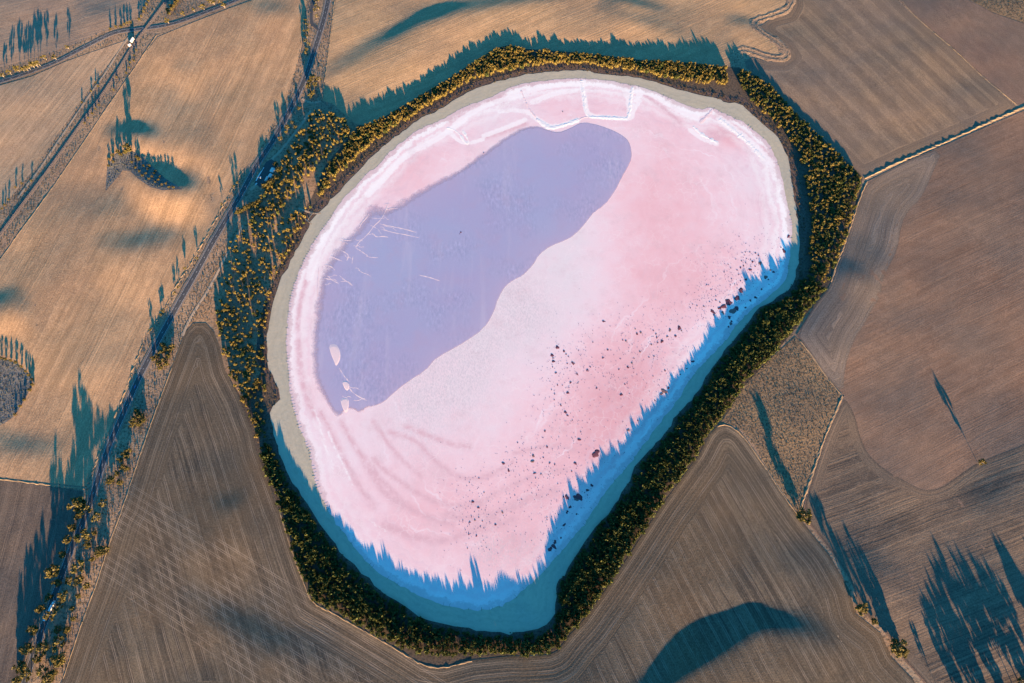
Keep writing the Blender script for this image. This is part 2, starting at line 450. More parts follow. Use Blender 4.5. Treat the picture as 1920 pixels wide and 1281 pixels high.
def salt_mat():
    n = N("pink_salt")
    sh = n.attr("shore"); tone = n.attr("tone"); grey = n.attr("grey"); rim = n.attr("rim")
    lum = n.noise(.008, 5, .62); mid = n.noise(.05, 4, .6); fine = n.noise(.5, 3, .65)
    t = n.math('ADD', n.math('MULTIPLY', tone, .85), n.math('ADD', n.math('MULTIPLY', lum, .5), n.math('MULTIPLY', mid, .30)))
    c = n.ramp(t, [(.12, (.72, .645, .64)), (.32, (.775, .635, .64)), (.48, (.80, .59, .60)), (.70, (.785, .49, .50)), (.95, (.70, .375, .385))])
    # flow lines that run with the shore
    wob = n.math('ADD', sh, n.math('MULTIPLY', n.noise(.009, 4, .62), 120.0))
    fl = n.noise(1.0, 2, .5, n.comb(n.math('DIVIDE', wob, 9.0), n.math('MULTIPLY', n.noise(.004, 1), 3.0)))
    near = n.ramp(n.math('DIVIDE', sh, 250.0), [(.0, 1.0), (.55, .65), (.9, 0.0)])
    c = n.mix(n.math('MULTIPLY', n.math('MULTIPLY', n.ramp(fl, [(.53, 0.0), (.70, .6)]), near), n.ramp(n.noise(.016, 3, .6), [(.38, 0.0), (.58, 1.0)])), c, (.70, .49, .52))
    c = n.mix(n.math('MULTIPLY', n.math('MULTIPLY', n.ramp(fl, [(.28, .8), (.42, 0.0)]), near), n.ramp(n.noise(.014, 3, .6, n.mapping(loc=(50, 9, 0))), [(.42, 0.0), (.6, 1.0)])), c, (.85, .77, .77))
    # grey puckered crust beside the water
    gm = n.math('MULTIPLY', grey, n.ramp(n.noise(.55, 3, .75, n.mapping((1.0, .5, 1), .5)), [(.40, 0.0), (.70, .75)]))
    c = n.mix(gm, c, (.50, .46, .47))
    # white crust and brownish fringe along the beach
    e = n.math('ADD', n.math('ADD', sh, n.math('MULTIPLY', n.math('SUBTRACT', mid, .5), 22.0)), n.math('MULTIPLY', n.math('SUBTRACT', n.noise(.22, 3, .7), .5), 11.0))
    wmask = n.ramp(n.math('DIVIDE', e, 60.0), [(.0, 0.0), (.08, .05), (.13, 1.0), (.22, .95), (.27, .25), (.33, .2), (.38, .8), (.47, .5), (.55, .1), (.62, .4), (.8, 0.0)])
    c = n.mix(n.math('MULTIPLY', wmask, rim), c, (.85, .82, .775))
    brk = n.ramp(n.noise(.09, 4, .7), [(.3, .15), (.55, 1.0)])
    stn = n.attr("stain"); crs = n.attr("crust")
    c = n.mix(n.math('MULTIPLY', n.math('MULTIPLY', stn, brk), .95), c, (.66, .42, .44))
    crm = n.ramp(n.math('ADD', crs, n.math('MULTIPLY', n.math('SUBTRACT', n.noise(.16, 4, .7), .5), .9)), [(.30, 0.0), (.62, 1.0)])
    c = n.mix(n.math('MULTIPLY', crm, .72), c, (.87, .845, .80))
    fmask = n.ramp(n.math('DIVIDE', e, 40.0), [(.0, .9), (.12, .75), (.22, 0.0)])
    c = n.mix(n.math('MULTIPLY', fmask, .8), c, (.56, .43, .42))
    c = n.mix(n.ramp(fine, [(.55, 0.0), (.8, .22)]), c, (.62, .47, .49))
    c = n.mix(n.ramp(fine, [(.2, .25), (.42, 0.0)]), c, (.84, .75, .75))
    dust = n.noise(.022, 5, .72)
    c = n.mix(n.math('MULTIPLY', n.ramp(dust, [(.52, 0.0), (.68, .5)]), n.ramp(n.noise(.8, 2, .7), [(.35, .2), (.65, 1.0)])), c, (.60, .43, .44))
    vo = n.n.new("ShaderNodeTexVoronoi"); vo.feature = 'DISTANCE_TO_EDGE'; vo.inputs["Scale"].default_value = .085
    wv = n.n.new("ShaderNodeVectorMath"); wv.operation = 'ADD'
    nz = n.n.new("ShaderNodeTexNoise"); nz.inputs["Scale"].default_value = .06; n.l.new(n.pos, nz.inputs["Vector"])
    sc = n.n.new("ShaderNodeVectorMath"); sc.operation = 'SCALE'; sc.inputs["Scale"].default_value = 16.0
    n.l.new(nz.outputs["Color"], sc.inputs[0]); n.l.new(n.pos, wv.inputs[0]); n.l.new(sc.outputs[0], wv.inputs[1]); n.l.new(wv.outputs[0], vo.inputs["Vector"])
    ck = n.math('MULTIPLY', n.ramp(vo.outputs["Distance"], [(.0, 1.0), (.07, 0.0)]), n.ramp(n.noise(.02, 4, .65, n.mapping(loc=(31, 77, 0))), [(.45, 0.0), (.65, .30)]))
    c = n.mix(ck, c, (.88, .80, .77))
    n.b.inputs["Roughness"].default_value = .8
    n.bump(n.math('ADD', fine, n.math('MULTIPLY', mid, 1.5)), .8, .035)
    return n.color(c)
M['salt'] = salt_mat()

def water_mat():
    n = N("brine")
    a = n.noise(.006, 4, .6)
    d = n.attr("shore")
    b = n.noise(.28, 3, .7, n.mapping((1.0, .40, 1), .7))
    zone = n.ramp(n.noise(.010, 3, .55, n.mapping(loc=(90, 40, 0))), [(.46, 0.0), (.60, 1.0)])
    c = n.mix(n.ramp(a, [(.36, 0.0), (.62, 1.0)]), (.365, .335, .485), (.34, .36, .51))
    c = n.mix(n.ramp(n.math('DIVIDE', d, 60.0), [(.0, .75), (.3, .35), (1.0, 0.0)]), c, (.45, .365, .48))
    c = n.mix(n.math('MULTIPLY', n.ramp(b, [(.46, 0.0), (.66, .6)]), zone), c, (.24, .27, .40))
    c = n.mix(n.math('MULTIPLY', n.ramp(b, [(.30, .45), (.45, 0.0)]), zone), c, (.50, .50, .68))
    c = n.mix(n.ramp(n.noise(1.3, 2, .7), [(.5, 0.0), (.75, .35)]), c, (.52, .48, .60))
    ws = n.noise(1.0, 4, .65, n.mapping((.05, .006, 1), -.55))
    c = n.mix(n.ramp(ws, [(.55, 0.0), (.72, .35)]), c, (.52, .47, .56))
    c = n.mix(n.ramp(n.noise(.03, 5, .7), [(.5, 0.0), (.72, .4)]), c, (.42, .33, .44))
    n.b.inputs["Roughness"].default_value = .28
    n.b.inputs["Specular IOR Level"].default_value = .5
    n.bump(b, .25, .03)
    rag = n.math('ADD', n.math('MULTIPLY', n.noise(.06, 4, .7), 1.3), n.math('MULTIPLY', n.noise(.5, 2, .7), .5))
    al = n.math('ADD', n.math('SUBTRACT', n.math('DIVIDE', d, n.attr("soft")), rag), .75, clamp=True)
    n.l.new(al, n.b.inputs["Alpha"])
    return n.color(c)
M['water'] = water_mat()

# ------------------------------------------------------------------ sheets draped on the relief
def sheet(name, poly, zoff, spacing, mat, smooth_n=0, attrs=None, jitter=0.0, zflat=None):
    """poly: world polygon (n,2)"""
    p = smooth(poly, smooth_n) if smooth_n else np.asarray(poly, float)
    b = densify(p, spacing)
    if jitter:
        b = b + RNG.normal(0, jitter, b.shape)
    x0, y0 = b.min(0); x1, y1 = b.max(0)
    gx, gy = np.meshgrid(np.arange(x0, x1, spacing), np.arange(y0, y1, spacing * .87))
    gx = gx + (np.arange(gx.shape[0])[:, None] % 2) * spacing * .5
    gx = gx.ravel() + RNG.uniform(-.15, .15, gx.size) * spacing; gy = gy.ravel() + RNG.uniform(-.15, .15, gy.size) * spacing
    k = inside(b, gx, gy)
    gx, gy = gx[k], gy[k]
    e = edge_dist(p, gx, gy)
    k = e > spacing * .45
    pts = np.vstack([b, np.stack([gx[k], gy[k]], 1)])
    nb = len(b)
    vs = [Vector((float(a), float(c))) for a, c in pts]
    edges = [(i, (i + 1) % nb) for i in range(nb)]
    ov, oe, of, *_ = delaunay_2d_cdt(vs, edges, [], 1, 1e-4)
    xy = np.array([(v.x, v.y) for v in ov])
    z = (H(xy[:, 0], xy[:, 1]) if zflat is None else np.full(len(xy), zflat)) + zoff
    faces = []
    for f in of:
        a, c, d = (xy[i] for i in f)
        area = (c[0] - a[0]) * (d[1] - a[1]) - (c[1] - a[1]) * (d[0] - a[0])
        if abs(area) < 1e-6: continue
        faces.append(list(f) if area > 0 else list(f)[::-1])
    o = mesh_obj(name, np.column_stack([xy, z]), faces, mat, smooth_=True)
    at = {"edge": edge_dist(p, xy[:, 0], xy[:, 1])}
    if attrs: at.update(attrs(xy[:, 0], xy[:, 1]))
    for k_, v_ in at.items():
        A = o.data.attributes.new(k_, 'FLOAT', 'POINT')
        A.data.foreach_set("value", v_.astype(np.float32))
    tag(o, kind='structure')
    return o

def ribbon(name, line, offs, heights, mat, parent=None, step=6.0, zoff=0.0, wob=0.0, rough=0.0, closed=False):
    """cross-section (offs, heights) swept along a world polyline draped on the relief"""
    p = densify(np.asarray(line, float), step, closed)
    t = np.gradient(p, axis=0)
    t /= np.linalg.norm(t, axis=1)[:, None] + 1e-9
    nrm = np.stack([-t[:, 1], t[:, 0]], 1)
    k = len(offs)
    V = []
    wv = RNG.normal(0, wob, len(p)) if wob else np.zeros(len(p))
    for j in range(k):
        q = p + nrm * (np.array(offs[j]) * (1 + wv))[:, None]
        z = H(q[:, 0], q[:, 1]) + heights[j] * (1 + (RNG.normal(0, rough, len(p)) if rough else 0)) + zoff
        V.append(np.column_stack([q, z]))
    V = np.stack(V, 1).reshape(-1, 3)
    F = []
    n = len(p)
    for i in range(n - 1 if not closed else n):
        i2 = (i + 1) % n
        for j in range(k - 1):
            F.append((i * k + j, i2 * k + j, i2 * k + j + 1, i * k + j + 1))
    F = [f[::-1] for f in F]
    return mesh_obj(name, V, F, mat, parent, smooth_=False)

# base ground: one sheet to the horizon
def axis(lo, hi, step, far):
    a = list(np.arange(lo, hi + .1, step))
    s, x = step, lo
    left = []
    while x > -far:
        s *= 1.35; x -= s; left.append(x)
    s, x = step, hi
    right = []
    while x < far:
        s *= 1.35; x += s; right.append(x)
    return np.array(left[::-1] + a + right)
ax_, ay_ = axis(-1150, 1150, 11, 12000), axis(-330, 1180, 11, 12000)
gx, gy = np.meshgrid(ax_, ay_)
gz = H(gx.ravel(), gy.ravel()) - 0.05
nx = len(ax_)
idx = np.arange(gx.size).reshape(gx.shape)
F = np.stack([idx[:-1, :-1], idx[:-1, 1:], idx[1:, 1:], idx[1:, :-1]], -1).reshape(-1, 4)
me = fast_mesh("ground", np.column_stack([gx.ravel(), gy.ravel(), gz]), F, [M['verge']])
me.polygons.foreach_set("use_smooth", [True] * len(me.polygons))
g_o = bpy.data.objects.new("ground", me); COL.objects.link(g_o); tag(g_o, kind='structure')

# ------------------------------------------------------------------ fields
def field(pts, mat, zoff=.18, sm=0, sp=9.0):
    return sheet("field", P(pts), zoff, sp, mat, sm)

FM = {
 'f1': field_mat("field_north_west", (.30, .21, .14), (.38, .265, .175), (.26, .19, .14), [(0, 120), (180, 72)], 5, .6),
 'f2': field_mat("field_triangle", (.36, .25, .15), (.47, .32, .195), (.33, .225, .145), [(20, 280), (150, 120)], 4, .7, tram=14),
 'f3': field_mat("field_golden", (.36, .23, .125), (.54, .34, .185), (.345, .22, .13), [(60, 700), (330, 180)], 5, .85),
 'f4': field_mat("field_south_west", (.10, .08, .064), (.175, .132, .097), (.105, .084, .07), [(40, 1150), (88, 960)], 4, .8, tram=16),
 'f5': field_mat("field_stubble", (.070, .060, .047), (.162, .130, .090), (.145, .103, .063), [(258, 1000), (330, 1270)], 4.5, 1.15, head=42,
                 tram=13, tramcol=(.34, .27, .20), second=([(230, 1000), (560, 1215)], 60)),
 'f6': field_mat("field_red_plough", (.185, .115, .078), (.245, .16, .11), (.19, .14, .105), [(1650, 620), (1900, 500)], 3.0, .6, tram=0, bump=.10),
 'f6a': field_mat("field_contour", (.14, .112, .09), (.25, .195, .148), (.19, .142, .10), [(1560, 960), (1900, 835)], 3.2, .95, head=900),
 'f6c': field_mat("field_furrows", (.092, .073, .057), (.225, .165, .112), (.15, .112, .083), [(1560, 985), (1900, 860)], 4.5, .95, head=14),
 'f7': field_mat("field_strips", (.19, .138, .095), (.30, .21, .13), (.205, .16, .122), [(1480, 60), (1700, 280)], 5, .85, head=20, bands=36),
 'f8': field_mat("field_rust", (.20, .125, .088), (.24, .155, .108), (.17, .13, .10), [(1700, 0), (1900, 190)], 4, .5),
 'f9': field_mat("field_rolling", (.38, .25, .135), (.49, .32, .175), (.32, .215, .13), [(640, 170), (900, 60)], 5, .7),
}
field([(-140,-110),(-90,120),(0,128),(45,115),(95,100),(160,76),(235,46),(255,36),(275,8),(300,-40),(330,-110)], FM['f1'])
field([(-150,300),(-120,200),(0,163),(60,144),(120,117),(165,101),(236,78),(220,100),(180,150),(150,195),(110,250),(67,315),(25,367),(0,395),(-90,500)], FM['f2'])
field([(297,72),(330,58),(370,42),(430,18),(490,-4),(530,-60),(588,-60),(577,0),(572,32),(567,85),(557,125),(540,180),(520,222),(485,287),
       (457,320),(425,375),(385,450),(332,535),(305,585),(275,627),(267,647),(240,720),(220,772),(197,830),(162,913),(0,895),(-150,885),
       (-130,640),(-60,560),(0,492),(15,470),(42,432),(75,387),(120,320),(180,232),(220,175),(265,112)], FM['f3'])
field([(-120,888),(0,900),(158,921),(147,985),(117,1050),(87,1130),(57,1210),(35,1281),(10,1340),(-120,1340)], FM['f4'])
field([(340,640),(345,625),(362,606),(385,605),(400,622),(410,647),(422,695),(435,722),(447,745),(472,810),(480,845),(505,910),(520,952),
       (527,967),(540,1010),(557,1060),(572,1100),(585,1130),(620,1147),(655,1167),(717,1202),(760,1227),(792,1247),(830,1253),(885,1238),
       (955,1231),(985,1231),(1030,1228),(1045,1221),(1070,1189),(1095,1162),(1135,1107),(1185,1034),(1232,962),(1242,947),(1275,902),
       (1310,854),(1330,815),(1345,800),(1362,795),(1390,812),(1425,860),(1470,930),(1497,968),(1517,994),(1555,1042),(1590,1105),(1602,1150),
       (1650,1187),(1670,1232),(1712,1275),(1740,1350),(80,1350),(120,1272),(142,1207),(160,1155),(185,1090),(207,1020),(225,965),(232,957),
       (265,850),(297,757),(322,690)], FM['f5'])
field([(1627,340),(1700,303),(1800,260),(1915,210),(2020,170),(2200,600),(2150,1000),(2050,1350),(1790,1350),(1716,1262),(1682,1225),
       (1655,1180),(1612,1148),(1598,1100),(1562,1040),(1522,988),(1504,962),(1522,897),(1550,812),(1571,767),(1581,742),(1547,705),(1522,668),(1502,640),
       (1492,630),(1527,572),(1552,543),(1559,527),(1569,495),(1587,450),(1602,405),(1614,370)], FM['f6'])
field([(1628,341),(1700,304),(1770,275),(1740,345),(1725,374),(1705,392),(1690,420),(1682,470),(1665,500),(1652,527),(1650,555),(1630,585),(1620,607),
       (1597,640),(1581,695),(1580,740),(1547,704),(1522,667),(1503,639),(1493,629),(1528,572),(1553,543),(1560,527),(1570,495),(1588,450),(1603,405),(1615,370)],
      FM['f6a'], .21, 1)
field([(1582,745),(1600,775),(1612,820),(1625,850),(1655,880),(1700,905),(1730,921),(1765,915),(1800,890),(1832,867),(1880,850),(2000,800),(2140,1000),(2040,1345),
       (1792,1345),(1718,1260),(1684,1223),(1657,1179),(1614,1147),(1600,1099),(1564,1039),(1524,987),(1506,961),(1524,897),(1552,812),(1573,767)],
      FM['f6c'], .215, 1)
field([(1482,-70),(1487,10),(1478,28),(1445,36),(1425,50),(1442,66),(1470,85),(1484,106),(1470,118),(1440,117),(1412,108),(1396,116),(1400,128),
       (1412,139),(1442,159),(1492,209),(1529,244),(1582,294),(1605,318),(1618,331),(1700,293),(1800,250),(1904,203),(1840,146),(1790,98),(1740,56),(1702,22),(1680,0),(1620,-70)],
      FM['f7'])
field([(1626,-70),(1684,0),(1706,22),(1744,56),(1794,98),(1844,146),(1907,199),(2010,160),(2040,60),(1920,46),(1860,26),(1810,0),(1770,-60)], FM['f8'])
field([(632,-70),(630,0),(625,40),(618,95),(612,140),(606,190),(625,196),(640,210),(670,235),(690,238),(730,214),(805,169),(855,139),(880,121),(930,91),(955,86),(985,93),(1060,98),
       (1135,105),(1210,114),(1285,118),(1360,125),(1371,118),(1373,98),(1392,88),(1412,89),(1440,100),(1462,103),(1455,84),(1420,62),(1404,44),(1418,32),(1440,27),(1468,18),(1478,-10),(1476,-70)],
      FM['f9'])
# scrubby ground
sheet("scrub_paddock", P([(1490,632),(1500,642),(1522,670),(1547,707),(1577,742),(1568,765),(1548,810),(1520,895),(1500,952),(1494,960),
      (1470,925),(1440,880),(1412,830),(1390,805),(1365,795),(1350,795),(1370,765),(1397,722),(1440,677)]), .12, 9, M['scrub'])
sheet("weed_patch", P([(-60,660),(0,673),(32,682),(52,700),(66,717),(50,745),(30,780),(0,800),(-60,815)]), .45, 8, M['weedy'], 1)
sheet("dune_scrub", P([(197,358),(200,315),(215,292),(235,283),(262,290),(285,312),(312,337),(345,358),(310,361),(285,354),(262,338),(245,322),(230,320),(215,337)]), .45, 7, M['weedy'])
sheet("scrub_corner", P([(1810,-2),(1860,25),(1920,45),(2050,60),(2000,-80),(1780,-80)]), .3, 10, M['scrub'])
# belt floor
BELT_FLOOR = P([(587,205),(640,212),(670,237),(730,214),(805,169),(855,139),(880,121),(930,91),(955,86),(985,93),(1060,98),(1135,105),(1210,114),(1285,118),
  (1360,126),(1385,127),(1412,139),(1442,159),(1490,209),(1527,244),(1582,295),(1618,332),(1613,370),(1601,405),(1586,450),(1568,495),(1558,527),(1551,542),(1526,570),
  (1490,618),(1440,677),(1397,722),(1370,765),(1345,796),(1330,813),(1310,853),(1275,901),(1232,961),(1185,1033),(1135,1106),(1095,1161),(1070,1188),(1045,1220),
  (1030,1227),(955,1230),(885,1237),(830,1252),(792,1246),(760,1226),(717,1201),(655,1166),(585,1129),(572,1099),(557,1059),(540,1009),(527,966),(505,909),(480,844),
  (447,744),(422,694),(410,646),(402,615),(430,520),(470,420),(520,330),(545,270)])
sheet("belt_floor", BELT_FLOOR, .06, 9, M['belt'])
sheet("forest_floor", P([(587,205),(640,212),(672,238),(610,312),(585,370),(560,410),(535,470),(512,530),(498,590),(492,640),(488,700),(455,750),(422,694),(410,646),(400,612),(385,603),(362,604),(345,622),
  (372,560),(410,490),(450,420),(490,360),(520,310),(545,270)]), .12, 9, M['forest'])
# heath ring along the beach
ring = np.array([(x, y) for x, y in SAND_OUT])
cen = ring.mean(0)
outw = ring - cen; outw /= np.linalg.norm(outw, axis=1)[:, None]
sheet("heath", ring + outw * (11 + 5 * np.sin(np.arange(len(ring)) * .37))[:, None], .20, 9, M['heath'])

# ------------------------------------------------------------------ lake
beach = sheet("beach", SAND_OUT, .35, 8, M['sand'], jitter=1.0)
TONE = [((1250,390),120,.35),((1180,700),110,.45),((1330,520),90,.30),((1150,780),100,.3),((1060,560),110,-.30),((1040,400),100,-.28),((930,620),110,-.25),((850,760),110,-.2),
        ((1250,250),90,.12),((1120,900),120,.22),((960,940),120,.25),((760,940),110,.12),((1360,300),70,-.15),((1430,330),60,-.35),((1440,420),60,-.1),((680,850),80,-.15),((780,1010),90,.12),((980,1020),80,.15),
        ((620,430),60,-.3),((1040,190),60,.08),((1140,190),45,.12),((930,205),70,-.08),((560,640),60,-.05),((1040,480),80,-.15),((1230,540),80,.22),((800,290),70,.15),((760,330),60,.25),((1370,255),35,.55)]
TONEW = [(P([c])[0], r * .85, a if a > 0 else a * .6) for c, r, a in TONE]
GREY = [(P([c])[0], r * .85, a) for c, r, a in [((985,590),55,1.0),((900,650),50,.8),((840,690),50,.9),((780,730),45,.8),((860,740),60,.6),((770,800),55,.4),((960,540),40,.5),((915,1030),32,.9),((990,1030),45,.6),((800,860),50,.25)]]
RIMC = P([(640,380)])[0]
CRUST = [([(853,234),(868,222),(882,213),(924,192),(978,179)],6),([(937,209),(966,206),(993,211),(1006,224)],5),([(907,255),(930,247),(953,238),(985,225)],5),([(980,175),(1028,161),(1089,157)],6),
 ([(999,192),(1020,183),(1041,175),(1080,170)],6),([(1093,157),(1122,153),(1162,159),(1180,178),(1182,213)],7),([(1186,168),(1215,172),(1240,185),(1270,205),(1305,220)],8),([(1260,191),(1285,204),(1306,216)],7),
 ([(1350,225),(1386,250),(1421,281),(1443,305),(1458,335)],8),([(1294,244),(1316,261),(1344,270)],5),([(1007,224),(1032,240),(1060,234),(1085,225)],5),([(1090,155),(1096,185),(1100,217),(1140,221),(1176,223)],5),
 ([(840,243),(855,262),(876,271),(905,262)],4),([(615,808),(622,830),(630,847),(642,872),(652,892),(664,922)],2.6,.62),([(587,760),(598,788),(608,830),(625,880)],2.6,.55),([(685,970),(705,985),(725,997)],2.0,.5),([(640,395),(620,420),(605,450),(590,490),(580,520)],7),
 ([(770,285),(740,310),(715,340),(690,365)],7),([(870,225),(830,255),(800,272),(770,285)],6),([(1465,350),(1472,390),(1476,430),(1472,470)],7),([(1192,190),(1200,176),(1216,170)],5),([(1184,222),(1188,205),(1200,190)],4)]
STAIN = [([(730,810),(780,825),(812,860),(837,882),(870,899),(905,897),(942,880),(960,865)],3.5),([(700,860),(730,890),(767,915),(805,937),(855,952),(905,940),(930,925),(960,912)],4),([(898,946),(941,919),(992,895),(1032,883),(1063,883)],3.5),
 ([(965,850),(1022,837),(1053,835),(1079,846)],3),([(640,790),(660,830),(690,870),(720,905),(760,945)],4),([(600,770),(615,800),(640,850),(665,900),(700,950)],4),([(760,800),(800,815),(850,835),(880,838)],3.5),([(560,640),(563,700),(575,745),(590,780)],5),
 ([(720,985),(780,1010),(840,1015),(900,990),(960,975)],6),([(840,965),(900,975),(960,950),(1040,920)],7),([(700,790),(740,850),(790,895)],3),([(905,258),(930,252),(960,243),(985,233)],5),([(845,228),(870,212),(905,196),(945,180)],5),
 ([(1345,218),(1380,240),(1405,258)],5),([(1430,275),(1450,310),(1462,340)],4),([(1355,245),(1340,262),(1330,250)],9),([(600,470),(575,520),(562,570),(557,620)],4),([(1210,180),(1240,200),(1275,230)],4),([(680,860),(720,930),(790,965),(850,985)],5)]
def near_lines(ls, x, y):
    m = np.zeros(x.shape)
    for pts, w_, *amp in ls:
        l = smooth(P(pts), 2, False)
        m = np.maximum(m, (amp[0] if amp else 1.0) * np.exp(-(edge_dist(l, x, y, False) / w_) ** 2))
    return m
def lake_attrs(x, y):
    t = np.zeros(x.shape)
    for c, r, a in TONEW: t += a * np.exp(-((x - c[0]) ** 2 + (y - c[1]) ** 2) / (2 * r * r * .55))
    g = np.zeros(x.shape)
    for c, r, a in GREY: g += a * np.exp(-((x - c[0]) ** 2 + (y - c[1]) ** 2) / (2 * r * r * .55))
    # white crust is thick on the north and west rim, thin in the south
    ylo = flat(960, 900)[1]; yhi = flat(960, 330)[1]
    rim = np.clip(.35 + .75 * (y - ylo) / (yhi - ylo), .25, 1)
    return {"shore": edge_dist(SALT, x, y), "tone": t, "grey": np.clip(g, 0, 1), "rim": rim, "crust": near_lines(CRUST, x, y), "stain": near_lines(STAIN, x, y)}
salt = sheet("lake_bed", SALT, .42, 4.6, M['salt'], attrs=lake_attrs, jitter=.7)
def water_attrs(x, y):
    # the brine thins out gently on the west and north-west, ends sharply on the east
    c = P([(860, 480)])[0]; ax2 = P([(640, 360)])[0] - c; ax2 /= np.hypot(*ax2)
    s_ = ((x - c[0]) * ax2[0] + (y - c[1]) * ax2[1]) / 180.0
    return {"shore": edge_dist(WATER[::2], x, y), "soft": np.clip(4 + 15 * s_, 1.2, 18)}
water = sheet("lake_water", WATER, .50, 9, M['water'], attrs=water_attrs, zflat=0.0)

def blob(px, py, r, n=15, h=.25, amp=.28, name="weed_mat", mat=None, stretch=1.0, ang=0.0, base=.44, rnd=None):
    R_ = rnd or random
    x, y = flat(px, py)
    ph = [R_.uniform(0, 6.28) for _ in range(3)]
    V = [(0, 0, h)]
    for k in (1, 2):
        rr = r * (.62 if k == 1 else 1.0)
        for i in range(n):
            a = 2 * math.pi * i / n
            q = rr * (1 + amp * (.6 * math.sin(2 * a + ph[0]) + .4 * math.sin(3 * a + ph[1]) + .35 * math.sin(5 * a + ph[2])) + (R_.uniform(-.09, .09) if k == 2 else 0))
            u, v_ = q * math.cos(a) * stretch, q * math.sin(a) / stretch
            V.append((u * math.cos(ang) - v_ * math.sin(ang), u * math.sin(ang) + v_ * math.cos(ang), h * .8 if k == 1 else -.05))
    F = [(0, 1 + i, 1 + (i + 1) % n) for i in range(n)]
    F += [(1 + i, 1 + n + i, 1 + n + (i + 1) % n, 1 + (i + 1) % n) for i in range(n)]
    o = mesh_obj(name, V, F, mat or M['mat'])
    o.location = (float(x), float(y), base)
    return o
# salt islands standing in the brine
def island(pts, label):
    w_ = smooth(P(pts), 1)
    c = w_.mean(0)
    n = len(w_)
    inner = c + (w_ - c) * .7
    V = [(*(c - c), .18)] + [(*(q - c), .14) for q in inner] + [(*(q - c), -.06) for q in w_]
    F = [(0, 1 + i, 1 + (i + 1) % n) for i in range(n)] + [(1 + i, 1 + n + i, 1 + n + (i + 1) % n, 1 + (i + 1) % n) for i in range(n)]
    F = [f[::-1] for f in F] if np.sum(w_[:, 0] * np.roll(w_[:, 1], -1) - np.roll(w_[:, 0], -1) * w_[:, 1]) < 0 else F
    o = mesh_obj("salt_island", V, F, M['saltpink']); o.location = (c[0], c[1], .5)
    tag(o, label, "salt bank", "pale salt banks in the brine")
island([(615,645),(630,643),(638,655),(640,670),(636,682),(630,690),(626,678),(620,665)], "long pale salt bank in the lavender brine by the west shore, topmost of three")
island([(640,714),(650,713),(657,722),(653,735),(646,730)], "small pale salt bank, middle of the three in the brine's south-west arm")
island([(637,746),(655,744),(655,765),(650,775),(645,772),(640,760)], "pale salt bank at the tip of the brine, lowest of the three")

# white salt veins, pan walls and shore ridges
def px_line(pts, sm=2):
    return smooth(P(pts), sm, closed=False)
def bund(pts, w_, h, mat, label, group="salt pan walls", rough=.35):
    l = px_line(pts, 1)
    o = ribbon("salt_bund", l, [-w_ * 1.7, -w_ * .5, w_ * .5, w_ * 1.7], [-.05, h * .18, h * .18, -.05], mat, step=2.5, zoff=.45, wob=.38, rough=rough)
    tag(o, label, "salt wall", group)
bund([(977,170),(985,190),(992,205),(1007,224)], .8, .5, M['saltpink'], "thin wall on the left side of the left salt pan")
bund([(1007,224),(1020,234),(1032,241),(1055,236),(1085,225)], 2.2, .5, M['saltw'], "white bowed wall closing the left salt pan towards the brine")
bund([(1090,152),(1095,180),(1098,212),(1105,220)], 1.6, .45, M['saltw'], "wall shared by the two salt pans at the top of the lake")
bund([(1105,220),(1140,221),(1176,223)], 2.0, .5, M['saltw'], "straight white wall along the bottom of the right salt pan")
bund([(1176,223),(1181,210),(1182,190),(1186,164)], 2.0, .45, M['saltw'], "white wall on the right side of the right salt pan")
bund([(1085,225),(1096,220),(1105,219)], .9, .3, M['saltpink'], "short thin wall joining the two salt pans")
bund([(838,240),(850,243),(862,252),(872,268),(878,271),(878,262),(868,246)], 1.1, .3, M['saltw'], "hooked white salt spit on the upper left of the lake")
bund([(1300,238),(1312,250),(1325,258),(1345,268)], 2.2, .35, M['saltw'], "low white salt bar at the mouth of the creek inlet")
bund([(1350,224),(1375,244),(1400,265),(1420,285),(1432,300)], 2.6, .3, M['saltw'], "long white salt bar curving along the upper right shore")
bund([(1336,205),(1326,218),(1312,230)], 2.0, .25, M['saltpink'], "pale strip of salt along the creek inlet at the upper right")
VEINS = [[(730,375),(724,395),(715,412),(700,425),(690,440),(672,455),(667,465)],[(712,420),(735,425),(760,430),(780,436)],[(715,430),(740,437),(765,441),(785,446)],
 [(692,440),(700,438),(705,445),(718,443),(728,445)],[(667,465),(680,473),(690,480)],[(692,400),(685,412),(678,418),(674,428)],[(660,450),(650,452),(640,448)],
 [(598,500),(596,530),(595,555)],[(785,516),(805,520),(825,527)],[(640,470),(655,478),(650,490)],[(662,480),(660,495)],[(610,497),(622,500),(628,507)],[(620,480),(632,486),(642,490)],[(645,712),(655,728),(665,740),(690,752)],[(636,690),(645,705),(655,716)]]
_vr = random.Random(21)
for _ in range(26):
    bx, by = _vr.choice([(690, 430), (660, 470), (640, 500), (720, 410), (655, 735), (620, 520)])
    bx += _vr.gauss(0, 16); by += _vr.gauss(0, 14)
    ln = _vr.uniform(8, 26); an = _vr.uniform(-.2, .7)
    VEINS.append([(bx, by), (bx + ln * .35, by + ln * .35 * math.tan(an) + _vr.uniform(-3, 3)), (bx + ln * .7, by + ln * .6 * math.tan(an) + _vr.uniform(-3, 3)), (bx + ln, by + ln * math.tan(an))])
allV, allF = [], []
